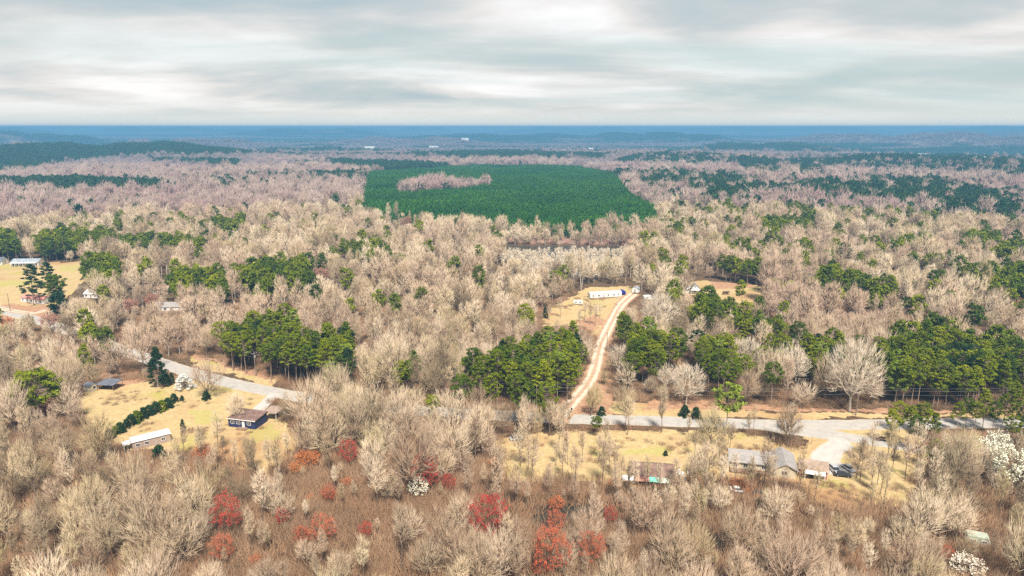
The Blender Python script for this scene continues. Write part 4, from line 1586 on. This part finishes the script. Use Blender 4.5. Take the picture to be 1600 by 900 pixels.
def bud_tree(m, H=13., Rx=4.4, n=230, budn=4, size=.14):
    T, C, B = bare_tree(H, Rx, .58, .38, n, .026, .7, 4, .14, .22, budn=budn, buds=size)
    return two_meshes('bud', T, C, B, M['bark'], M['brush'], M[m])


redm = [bud_tree('red'), bud_tree('red')]
rom = [bud_tree('redor'), bud_tree('redor')]
orm = [bud_tree('orange', 6, 3.4)]
pkm = [bud_tree('pink', 9, 4), bud_tree('pink', 9, 4)]
blm = [bud_tree('blossom', 10, 4.2, 260, 3, .22), bud_tree('blossom', 10, 4.2, 260, 3, .22)]
ylm = [bud_tree('yellow', 6, 3, 200, 2, .2)]
for lb, px, py, r, ms in [
        ('deep crimson maple in the bare woods below the left lawn', 353, 792, 27, redm[0]),
        ('large red budding maple beside the dark stream in the lower middle', 760, 800, 36, redm[1]),
        ('broad orange red maple at the bottom below the stream', 856, 848, 36, rom[0]),
        ('orange red maple right of the broad bottom one', 925, 852, 26, rom[1]),
        ('dusky red maple under the great spreading bare tree', 662, 728, 27, redm[0]),
        ('small bright red maple right of the dusky red one', 703, 750, 14, redm[1]),
        ('narrow dark red maple among bare trees right of the salmon pair', 570, 824, 13, redm[1]),
        ('salmon red maple above the bare trees in the lower left middle', 502, 822, 24, rom[1]),
        ('small salmon red tree left of the salmon maple', 470, 832, 15, rom[0]),
        ('small dark red tree left above the salmon pair', 441, 803, 13, redm[0]),
        ('small salmon tree above the broad pale trees left of centre', 512, 767, 14, rom[1]),
        ('pinkish orange tree below the crimson maple', 345, 848, 22, rom[0]),
        ('orange tree at the bottom right of the crimson maple', 398, 872, 12, orm[0]),
        ('rust orange tree below the navy blue house', 316, 702, 16, orm[0]),
        ('scarlet tree beside the round pine on the left', 72, 631, 13, redm[1]),
        ('orange red sapling at the bottom edge below the broad orange red maple', 845, 884, 15, rom[1]),
        ('small red tree above the orange red maples right of the stream', 953, 800, 13, redm[0]),
        ('dusky red tree left of the stream water', 868, 808, 18, rom[0]),
        ('pink red maple left of the dusky spreading tree', 545, 700, 18, redm[0]),
        ('pink red shrub by the farm track on the left', 76, 499, 16, pkm[0]),
        ('brownish pink tree right of the yellow field woods', 203, 474, 14, pkm[1]),
        ('pink tree in front of the cream house in the left woods', 236, 466, 13, pkm[0]),
        ('small red maple at the front edge of the pine plantation', 635, 344, 11, pkm[1]),
        ('rosy tree at the far right among pale bare trees', 1588, 470, 12, pkm[0]),
        ('rosy red tree behind the dark pine clump on the left', 502, 425, 13, pkm[1]),
        ('rust red tree in the bottom right corner beside the yellow shrub', 1482, 860, 12, rom[0]),
        ('burnt orange tree in the brush at the lower edge of the lawn', 870, 782, 15, orm[0]),
        ('ochre orange tree at the left edge by the farm track', 6, 505, 18, orm[0])]:
    by_crown('red_maple', lb, 'tree', px, py, r * .88, ms)
for lb, px, py, r in [('broad orange shrub at the lower right edge of the navy house lawn', 480, 712, 19), ('orange shrub left of the broad orange one on the lawn edge', 462, 728, 12),
                      ('bright orange shrub in the woods below the lawn', 541, 750, 10), ('red orange shrub in front of the ranch house yard', 1152, 752, 11),
                      ('orange shrub right beside the old white car', 1168, 762, 9), ('small yellow orange shrub in the lower left middle woods', 484, 775, 7),
                      ('orange shrub at the left end of the patchwork lean-to', 962, 752, 11), ('orange shrub by the lawn edge right of centre', 772, 720, 10)]:
    by_crown('orange_shrub', lb, 'shrub', px, py, r, orm[0], hs=.8)
by_crown('yellow_shrub', 'yellow ochre shrub near the bottom right corner', 'shrub', 1512, 878, 24, ylm[0], hs=.8)
for lb, px, py, r in [('largest white blossoming tree at the right edge', 1586, 722, 32), ('white blossoming tree left of the largest one at the right edge', 1548, 706, 26),
                      ('white blossoming tree above the others at the right edge', 1560, 690, 20), ('small cream blossoming tree among red maples in the lower middle', 654, 758, 16)]:
    by_crown('blossom_tree', lb, 'tree', px, py, r, blm[SPECIAL.__len__() % 2])

rng = np.random.default_rng(21)
cedar = pine_tree(13, 3.6, .06, 110, 40, .30, .8, .2, cone=.7)
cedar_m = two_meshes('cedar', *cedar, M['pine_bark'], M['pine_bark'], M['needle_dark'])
ords_ = ['first', 'second', 'third', 'fourth', 'fifth', 'sixth', 'seventh', 'eighth', 'ninth', 'tenth']
jun = pine_tree(6.5, 4.6, .04, 90, 34, .28, .8, .16, cone=.3)
jun_m = two_meshes('juniper', *jun, M['bark'], M['bark_pale'], M['juniper'])
bush = pine_tree(4.5, 2.2, .02, 60, 40, .24, .7, .1, cone=.3)
bush_m = two_meshes('bush', *bush, M['bark'], M['bark'], M['needle_dark'])
bush2_m = two_meshes('bush_green', *bush, M['bark'], M['bark'], M['needle'])
tier = pine_tree(17, 5.2, .22, 70, 50, .34, 1.1, .26, cone=.45, flat=.4)
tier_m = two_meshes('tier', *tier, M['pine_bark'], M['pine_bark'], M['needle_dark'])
tier2 = pine_tree(17, 5.0, .5, 70, 50, .34, 1.1, .26)
tier2_m = two_meshes('roundp', *tier2, M['pine_bark'], M['pine_bark'], M['needle'])
rnd_m = two_meshes('roundd', *pine_tree(12, 4.6, .45, 90, 50, .32, 1.0, .22), M['pine_bark'], M['pine_bark'], M['needle'])
by_crown('cedar_tree', 'dark conical cedar beside the left road', 'tree', 243, 573, 17, cedar_m)
by_crown('cedar_tree', 'small dark cedar right of the large conical one', 'tree', 268, 591, 5, cedar_m)
by_crown('juniper', 'pale spreading juniper on the lawn right of the dark cedar', 'shrub', 288, 597, 16, jun_m)
by_crown('pine_tree', 'tiered dark pine left of its two neighbours on the yellow field', 'tree', 47, 440, 19, tier_m)
by_crown('pine_tree', 'tall dark pine behind the other two on the yellow field', 'tree', 72, 432, 16, tier_m)
by_crown('pine_tree', 'bare stemmed pine right of the white house with salmon roof', 'tree', 86, 443, 16, tier2_m)
by_crown('holly_bush', 'round black green holly under the bare stemmed pine', 'shrub', 92, 473, 17, bush_m)
by_crown('pine_tree', 'rounded green pine in the woods above the left yard', 'tree', 56, 603, 33, rnd_m)
by_crown('pine_tree', 'lone round topped pine above the pale woods left of centre', 'tree', 676, 627, 13, rnd_m)
by_crown('pine_tree', 'bright yellow green pine beside the red clay bank', 'tree', 1138, 620, 25, two_meshes('yg', *tier2, M['pine_bark'], M['pine_bark'], M['needle_light']))
by_crown('pine_tree', 'slim pine between the road and the lawn right of the dirt drive mouth', 'tree', 932, 658, 10, tier2_m)
by_crown('holly_bush', 'round green holly below the side road at the right', 'shrub', 1461, 703, 16, bush2_m)
by_crown('cedar_tree', 'small dark cedar in the upper clearing left of the dirt drive', 'tree', 852, 487, 5, cedar_m)
by_crown('cedar_tree', 'tiny dark cedar on the lawn above the white roofed mobile home', 'tree', 284, 663, 4.5, cedar_m)
for i, (px, py, r) in enumerate([(1396, 655, 12), (1410, 642, 13), (1424, 652, 14), (1440, 640, 13), (1452, 652, 12), (1462, 660, 9), (1434, 664, 12)]):
    by_crown('pine_tree', f'{ords_[i]} pine from the left in the dark clump on the junction island', 'tree', px, py, r, pine_m_[i % 6], 'pines on the junction island')
for i, (px, py, r) in enumerate([(1500, 642, 11), (1514, 634, 12), (1528, 640, 12), (1542, 628, 12), (1556, 640, 11), (1572, 630, 13), (1588, 618, 15), (1600, 640, 13), (1585, 662, 13), (1606, 664, 12)]):
    by_crown('pine_tree', f'{ords_[i]} pine from the left in the roadside row at the right edge', 'tree', px, py, r, pine_m_[(i + 2) % 6], 'roadside pines at the right edge')
for i, (px, py, r, lb) in enumerate([(322, 618, 7, 'dark bush under the bare tree on the lawn'), (272, 622, 7, 'dark bush at the upper right end of the hedge'), (284, 622, 4, 'small dark bush just right of the hedge end'),
                                     (940, 642, 7, 'dark bush by the road right of the dirt drive'), (1070, 642, 9, 'left dark bush of the pair below the clay bank'), (1088, 645, 9, 'right dark bush of the pair below the clay bank'),
                                     (1040, 708, 4, 'tiny dark bush on the green lawn above the brown roof'), (248, 708, 12, 'dark bush in front of the white roofed mobile home')]):
    by_crown('bush', lb, 'bush', px, py, r, bush_m)
HEDGE = [(262, 630), (252, 634), (243, 637), (233, 641), (224, 645), (214, 651), (205, 656), (197, 662), (188, 668), (180, 673), (171, 678)]
ords = ['first', 'second', 'third', 'fourth', 'fifth', 'sixth', 'seventh', 'eighth', 'ninth', 'tenth', 'eleventh', 'twelfth', 'thirteenth', 'fourteenth', 'fifteenth', 'sixteenth', 'seventeenth', 'eighteenth', 'nineteenth', 'twentieth']
for i, (px, py) in enumerate(HEDGE):
    by_crown('hedge_bush', f'{ords[i]} dark hedge bush counted down from the upper right end of the hedge', 'bush', px, py, 8 + rng.uniform(-1, 2), bush_m if i % 4 != 1 else bush2_m, 'dark hedge bushes in the left yard')
for lb, px, py, r, k in [
        ('big round pale tree behind the clay bank left of the largest one', 1235, 560, 30, 0), ('largest pale crowned tree in front of the pines on the right', 1336, 568, 42, 1),
        ('white branched sycamore spreading over the dark pines', 1074, 590, 26, 2), ('white branched tree left of the spreading sycamore', 1042, 582, 17, 0),
        ('pale branched tree at the foot of the dirt drive pines', 968, 553, 17, 1), ('broad pale tree right of the white sycamore', 1168, 548, 26, 2),
        ('round pale tree above the pines right of the dirt drive', 1028, 480, 30, 0)]:
    by_crown('pale_tree', lb, 'tree', px, py, r, palem[k])
for lb, px, py, r, k in [
        ('large bare tree beside the left road next to the cedar', 217, 530, 29, 0), ('lone bare tree on the lawn below the left road', 320, 580, 26, 1),
        ('bare tree behind the navy blue house', 370, 627, 15, 2), ('great spreading bare tree above the dusky red maple', 640, 690, 42, 3),
        ('wide spreading bare tree right of the great one', 705, 678, 34, 4), ('dark trunked bare tree right of the navy house lawn', 480, 618, 36, 5),
        ('bare tree on the roadside lawn above the ranch house', 1236, 652, 20, 6), ('bare tree right beside the parked cars', 1342, 712, 20, 0),
        ('bare tree by the road right of the dirt drive', 978, 615, 18, 1), ('bare tree between dirt drive and road bank', 924, 615, 15, 2),
        ('bare tree overhanging the old house with the lean-to', 1104, 705, 20, 3), ('round bare tree below the broad grey roof', 1215, 780, 24, 4),
        ('low bare tree at the road edge below the clay bank', 1110, 655, 24, 5), ('bare tree left of the white roofed mobile home', 150, 672, 26, 6)]:
    by_crown('bare_tree', lb, 'tree', px, py, r, broad_m[k])

def num_word(n):
    if n < 20:
        return ords[n]
    tens = ['', '', 'twenty', 'thirty', 'forty', 'fifty', 'sixty', 'seventy', 'eighty', 'ninety']
    n += 1
    if n % 10 == 0:
        return {20: 'twentieth', 30: 'thirtieth', 40: 'fortieth', 50: 'fiftieth', 60: 'sixtieth'}.get(n, f'{n}th')
    return tens[n // 10] + '-' + ords[n % 10 - 1]


for i, (px, py) in enumerate([(858, 482), (876, 474), (914, 478), (923, 481), (931, 482), (938, 478), (906, 492)]):
    by_crown('slender_tree', f'{ords[i]} thin bare tree from the left in the clearing below the white mobile home', 'tree', px, py, 4.5, slim_m[i % 5], 'thin bare trees in the clearing')
for i, (px, py, r) in enumerate([(972, 722, 8), (992, 733, 9), (1012, 728, 8), (1034, 735, 9), (1058, 728, 8), (1078, 722, 10), (1128, 712, 9), (1152, 722, 8), (1176, 728, 9), (1204, 727, 8), (1226, 738, 8), (1252, 728, 9), (1276, 744, 8), (1350, 700, 9), (1376, 716, 9), (1398, 706, 8)]):
    by_crown('slender_tree', f'{num_word(i)} thin bare tree from the left in the row before the right hand houses', 'tree', px, py, r, slim_m[(i * 3) % 5], 'thin bare trees before the houses')
TK = np.array(TAKEN)


def free(x, y, f=.55):
    k = np.ones(len(x), bool)
    for tx, ty, tr in TK:
        k &= np.hypot(x - tx, y - ty) > max(1.5, tr * f)
    return k


def unblock(x, y, h, pts, tol=1.0):
    """drop a tree that would stand between the camera and a small thing the photograph shows"""
    z0 = hgt(x, y)
    k = np.ones(len(x), bool)
    bx0, by0, _ = proj(x, y, z0)
    tx, ty, dp = proj(x, y, z0 + h)
    for px, py, r in pts:
        rr = .26 * h * F / dp * .75
        k &= ~((np.abs(bx0 - px) < rr + r * .35) & (by0 > py + r * .6) & (ty < py + r * .1))
    return k


# ------------------------------------------------------------------ the woods
SHOW = [(a, b_, 22 if 'red' in l or 'blossom' in l or 'maple' in l else 12) for a, b_, l in SPECIAL if 'pine behind' not in l]
SHOW += [(50, 467, 26), (142, 462, 6), (245, 690, 26), (218, 698, 14), (378, 658, 30), (402, 645, 12), (164, 606, 16), (136, 606, 8), (1015, 466, 8), (904, 473, 10), (1527, 845, 14), (1153, 762, 8), (1188, 768, 8), (807, 684, 8),
         (890, 797, 28), (850, 812, 12), (240, 560, 12), (1116, 848, 14), (281, 530, 6), (400, 565, 6), (266, 482, 10)]
SHOWM = [s_ for s_ in SHOW if s_[1] < 500] + [(39, 410, 22), (950, 458, 30), (1086, 450, 12), (995, 452, 7)]
near_h = scatter(92, 330, 6.8, 5.0)
mid_h = scatter(330, 850, 8.6, 5.4)
far_h = scatter(850, 2900, 10.5, 7.0)
hx, hy, hs_, px_, py_ = near_h
slim = (wav(hx, hy, 60, 5, 6) + .5 * rng.normal(size=hx.shape)) > .7
ca_, cb_, _ = proj(hx, hy, 8 + 0 * hx)
thin = inpoly(ca_, cb_, [(230, 722), (470, 700), (780, 745), (1080, 752), (1300, 775), (1330, 835), (1000, 842), (600, 835), (230, 830)])
kp = ~(thin & (rng.uniform(size=hx.shape) < .08)) & (rng.uniform(size=hx.shape) > .05)
hx, hy, hs_, slim, thin = hx[kp], hy[kp], hs_[kp], slim[kp], thin[kp]
slim |= thin & (rng.uniform(size=hx.shape) < .45)
slim |= rng.uniform(size=hx.shape) < .12
slim |= (hs_ < .75) & (rng.uniform(size=hx.shape) < .35)
road_near = np.min([np.hypot(hx - p[0], hy - p[1]) for p in RD], axis=0)
ok = road_near > np.where((proj(hx, hy, 0 * hx)[0] > 440) & (proj(hx, hy, 0 * hx)[0] < 850), 4.6, 7)
hx, hy, slim, hs_ = hx[ok], hy[ok], slim[ok], hs_[ok]
road_near = np.min([np.hypot(px_ - p[0], py_ - p[1]) for p in RD], axis=0)
px_, py_ = px_[road_near > 7.5], py_[road_near > 7.5]
# thin trees in the open strips, through which the lawns show
x, y = ring(150, 262, 5.6)
gx, gy, _ = proj(x, y, 0)
band = (inany(gx, gy, [[(775, 732), (1080, 748), (1240, 756), (1440, 752), (1440, 810), (1250, 805), (775, 800)], [(980, 668), (1180, 676), (1180, 690), (980, 684)], [(775, 668), (1240, 672), (1240, 684), (775, 690)], [(800, 700), (960, 700), (960, 745), (800, 745)],
                       [(280, 705), (470, 705), (470, 760), (280, 760)], [(1340, 700), (1460, 720), (1460, 790), (1340, 780)], [(1080, 690), (1140, 690), (1140, 740), (1080, 740)]]))
band &= rng.uniform(size=x.shape) < .62
rn = np.min([np.hypot(x - p[0], y - p[1]) for p in RD], axis=0)
band &= (rn > 6) & free(x, y) & unblock(x, y, 13, [(1020, 742, 10), (1170, 735, 6), (1235, 735, 5), (1270, 742, 5), (1312, 738, 14), (378, 660, 30), (238, 690, 24)])
sx_, sy_ = x[band], y[band]

SPECIAL += [(39, 410, 'the long white house'), (50, 470, 'the salmon roofed house'), (378, 660, 'the navy blue house'), (238, 690, 'the white roofed mobile home'), (164, 606, 'the open sided shelter'),
            (1020, 740, 'the old brown roofed house'), (1190, 725, 'the cream ranch house'), (1270, 735, 'the brown roofed garage'), (1527, 845, 'the pale green camper'), (947, 457, 'the long white mobile home'),
            (1086, 450, 'the white gabled house'), (1384, 685, 'the dark flatbed trailer'), (807, 684, 'the silver blue car')]
LM = []
for a, b_, l in SPECIAL:
    l2 = l if l.startswith('the ') else None
    short = {'deep crimson maple': 'the crimson maple', 'large red budding maple': 'the large red maple', 'broad orange red maple': 'the broad orange red maple', 'dusky red maple': 'the dusky red maple',
             'narrow dark red': 'the narrow dark red maple', 'salmon red maple': 'the salmon red maple', 'scarlet tree': 'the scarlet tree', 'yellow ochre': 'the yellow ochre shrub', 'largest white blossoming': 'the largest white blossom tree',
             'small cream blossoming': 'the cream blossom tree', 'dark conical': 'the dark conical cedar', 'rounded green pine': 'the rounded green pine', 'round green holly': 'the round green holly',
             'bright yellow green pine': 'the yellow green pine', 'white branched sycamore': 'the white branched sycamore', 'largest pale crowned': 'the largest pale tree', 'great spreading': 'the great spreading tree',
             'broad orange shrub': 'the broad orange shrub', 'rust red tree': 'the rust red tree', 'pinkish orange': 'the pinkish orange tree'}
    for key, v in short.items():
        if l.startswith(key):
            l2 = v
    if l2:
        LM.append((a, b_, l2))
LM += [(20, 760, 'the middle of the left edge woods'), (15, 885, 'the bottom left corner'), (250, 885, 'the bottom left woods'), (640, 885, 'the bottom edge left of centre'), (1020, 885, 'the bottom edge right of centre'), (1250, 880, 'the bottom right woods'), (1590, 885, 'the bottom right corner'),
       (875, 655, 'the dirt drive mouth'), (890, 797, 'the dark stream water'), (200, 760, 'the woods below the hedge'), (1400, 830, 'the woods below the side road')]


def auto_labels(xs, ys, hz, adj):
    """name each tree by its order outward from a landmark it stands nearest to"""
    a, b_, _ = proj(xs, ys, hz)
    best = {}
    for i in range(len(xs)):
        d = [(math.hypot(a[i] - l[0], (b_[i] - l[1]) * 1.3), l) for l in LM]
        dd, l = min(d, key=lambda q: q[0])
        dx, dy = a[i] - l[0], b_[i] - l[1]
        side = ('rightward' if dx > 0 else 'leftward') if abs(dx) > abs(dy) else ('below' if dy > 0 else 'above')
        best.setdefault((l[2], side), []).append((dd, i))
    out = [''] * len(xs)
    for (l, side), lst in best.items():
        lst.sort()
        for k_, (dd, i) in enumerate(lst):
            w = {'rightward': f'going right from {l}', 'leftward': f'going left from {l}', 'below': f'going down from {l}', 'above': f'going up from {l}'}[side]
            out[i] = f'{num_word(k_)} {adj} {w}'
    return out


def in_frame(x, y, h):
    a, b_, _ = proj(x, y, hgt(x, y) + h)
    return (a > -15) & (a < 1615) & (b_ < 915)


def singles(x, y, h, cap, meshes, name, adj, cat, group, scale, per=None):
    per = np.ones(len(x)) if per is None else per
    r = np.hypot(x, y)
    vis = in_frame(x, y, h * .8)
    order = np.argsort(np.where(vis, r, 1e9))[:cap]
    order = [i for i in order if vis[i]]
    lab = auto_labels(x[order], y[order], h * .6, adj)
    for j, i in enumerate(order):
        s_ = scale * rng.uniform(.88, 1.12) * per[i]
        place_tree(name, lab[j], cat, x[i], y[i], meshes[rng.integers(len(meshes))], s_, group=group, sz=s_ * rng.uniform(.88, 1.1))
    rest = np.ones(len(x), bool)
    rest[order] = False
    return x[rest], y[rest], per[rest]


bx, by, bs = singles(hx[~slim], hy[~slim], 16, 275, broad_m, 'bare_tree', 'broad bare tree', 'tree', 'bare hardwood trees of the near woods', .78, hs_[~slim])
lx, ly = np.concatenate([sx_, hx[slim]]), np.concatenate([sy_, hy[slim]])
ls = np.concatenate([rng.uniform(.5, .95, len(sx_)), hs_[slim]])
lx, ly, ls = singles(lx, ly, 15, 280, slim_m, 'slender_tree', 'slender bare tree', 'tree', 'slender bare trees', .95, ls)
qx, qy, qs = singles(px_, py_, 17, 285, pine_m_ * 3 + pinel_m + pined_m, 'pine_tree', 'green pine', 'tree', 'pine trees of the near stands', .95)
cloud_obj('bare_wood', c_broad, bx, by, bs * .78, label='leafless hardwood wood around the road and clearings')
cloud_obj('slender_wood', c_slim, lx, ly, ls * .95, label='slender leafless trees at the wood edges')
cloud_obj('pine_wood', c_pine, qx, qy, .95, label='green pine stands along the road')
x, y, ms, p1, p2 = mid_h
cloud_obj('mid_wood', c_bmid, x, y, ms * .92, label='pale leafless wood between the road and the plantation')
cloud_obj('mid_pine_wood', c_pmid, p1, p2, .95, label='scattered dark pine groups in the pale wood')
x, y, fs, p1, p2 = far_h
k = ~inany(*proj(x, y, 3)[:2], GRASS[9:10])
kd = np.hypot(x, y) + 160 * wav(x, y, 500, 6, 6) > 1950
cloud_obj('distant_haze_toned_wood', c_bdist, x[k & kd], y[k & kd], fs[k & kd] * 1.1, label='leafless wood before the blue hills, tinted mauve grey for haze')
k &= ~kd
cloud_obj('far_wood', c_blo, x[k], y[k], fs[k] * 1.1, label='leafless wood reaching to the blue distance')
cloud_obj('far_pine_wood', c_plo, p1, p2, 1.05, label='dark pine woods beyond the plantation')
# plantation in rows
s_ = 3.7
xs = np.arange(-900, 900, 5.4)
ys = np.arange(500, 2600, 2.7)
X, Y = np.meshgrid(xs, ys)
X = (X + rng.uniform(-.45, .45, X.shape)).ravel()
Y = (Y + rng.uniform(-.9, .9, Y.shape)).ravel()
ca, sa = math.cos(R(14)), math.sin(R(14))
X, Y = X * ca - (Y - 1000) * sa, (Y - 1000) * ca + X * sa + 1000
a, b_, _ = proj(X, Y, hgt(X, Y) + 10)
k = inpoly(a, b_, PLANT) & ~inpoly(a, b_, PLANT_HOLE)
cloud_obj('pine_plantation', c_plant, X[k], Y[k], 1.0 + .12 * wav(X[k], Y[k], 160, 4, 6), label='dense dark green pine plantation', tilt=.03)
# clumps to the far hills
x, y = ring(2900, 11500, 74, margin=200)
a, b_, _ = proj(x, y, hgt(x, y) + 12)
pp = is_pine(a, b_, x, y)
cloud_obj('distant_wood', c_hclump, x[~pp], y[~pp], 1.0, label='distant leafless woods', tilt=0)
cloud_obj('distant_pine_wood', c_pclump, x[pp], y[pp], 1.0, label='distant dark pine woods', tilt=0)
# small pale trees standing in the pond's near half, brush, reddish scrub on its far bank
x, y = ring(380, 620, 4.2)
a, b_, _ = proj(x, y, 0)
k = inpoly(a, b_, [(785, 400), (985, 400), (980, 436), (900, 444), (830, 440), (785, 418)]) & (rng.uniform(size=x.shape) < .9)
x, y = x, y
cpond = sub_lib('pond_tree')
for i in range(3):
    g = bare_tree(8, 1.5, .62, .33, 90, .06, .6, 3, .1, .25, slender=True)
    lib_obj('pt', merged('pt', [(g[0], M['bark_pale']), (g[1], M['twig_pale'])]))
cloud_obj('flooded_scrub', cpond, x[k], y[k], rng.uniform(.7, 1.15, k.sum()), label='small pale dead trees standing in the pond')
x, y = ring(500, 720, 4.0)
a, b_, _ = proj(x, y, 1)
k = inpoly(a, b_, [(770, 362), (1060, 366), (1050, 380), (985, 381), (780, 379), (740, 378)]) | inpoly(a, b_, [(1090, 380), (1250, 376), (1280, 392), (1180, 402), (1090, 398)])
x, y = ring(160, 420, 2.2)
a, b_, _ = proj(x, y, 0)
k = inany(a, b_, GRASS[:6] + CLAY) & (wav(x, y, 26, 4, 6) + .8 * rng.normal(size=x.shape) > 1.35) & (np.min([np.hypot(x - p[0], y - p[1]) for p in RD], axis=0) > 5.5)
RDV = np.concatenate([catmull([unproj(*q) for q in pth], 6) for pth in ([(1170, 664), (1262, 673), (1310, 681), (1370, 691), (1440, 704)], [(1305, 684), (1290, 720), (1306, 742)], [(431, 614), (404, 640), (394, 652)], [(862, 657), (895, 628), (918, 600), (928, 580), (934, 556), (940, 535), (955, 505), (968, 480), (1000, 453)], [(-40, 476), (72, 484)])])
k &= np.min([np.hypot(x - p[0], y - p[1]) for p in RDV], axis=0) > 5
rs_ = x[k], y[k]
cloud_obj('dead_weeds', c_brush, rs_[0], rs_[1], rng.uniform(.25, .7, k.sum()), label='dead weeds and scrub on the yards and lawns', tilt=.1)
x, y = ring(500, 720, 4.0)
a, b_, _ = proj(x, y, 1)
k = inpoly(a, b_, [(770, 362), (1060, 366), (1050, 380), (985, 381), (780, 379), (740, 378)]) | inpoly(a, b_, [(1090, 380), (1250, 376), (1280, 392), (1180, 402), (1090, 398)])
k &= rng.uniform(size=x.shape) < .6
cloud_obj('red_scrub', c_rbrush, x[k], y[k], rng.uniform(.5, 1.0, k.sum()), label='reddish scrub on the far bank of the pond')
x, y = ring(95, 420, 2.6)
a, b_, _ = proj(x, y, 0)
u = rng.uniform(size=x.shape)
k = ~inany(a, b_, OPEN[:1] + OPEN[1:7] + WATER + GRASS) & (u < .62) & (np.min([np.hypot(x - p[0], y - p[1]) for p in RD], axis=0) > 6)
ub = proj(x, y, 0 * x)[1][k]
cloud_obj('undergrowth', c_brush, x[k], y[k], np.where(ub > 690, rng.uniform(.8, 2.1, k.sum()), .9), label='brown undergrowth on the woodland floor', tilt=.1)

# ------------------------------------------------------------------ haze
hz = bpy.data.materials.new('haze')
hz.use_nodes = True
t = hz.node_tree
t.nodes.clear()
pv = N(t, 'ShaderNodeVolumePrincipled')
pv.inputs['Color'].default_value = (.17, .43, .70, 1)
pv.inputs['Density'].default_value = 2.3e-4
pv.inputs['Anisotropy'].default_value = 0.0
mo = N(t, 'ShaderNodeOutputMaterial')
t.links.new(pv.outputs[0], mo.inputs['Volume'])
Solid().box(-17600, 17600, -17600, 17600, -34, 109).obj('haze', hz, kind='stuff')
print('objects', len(bpy.data.objects))
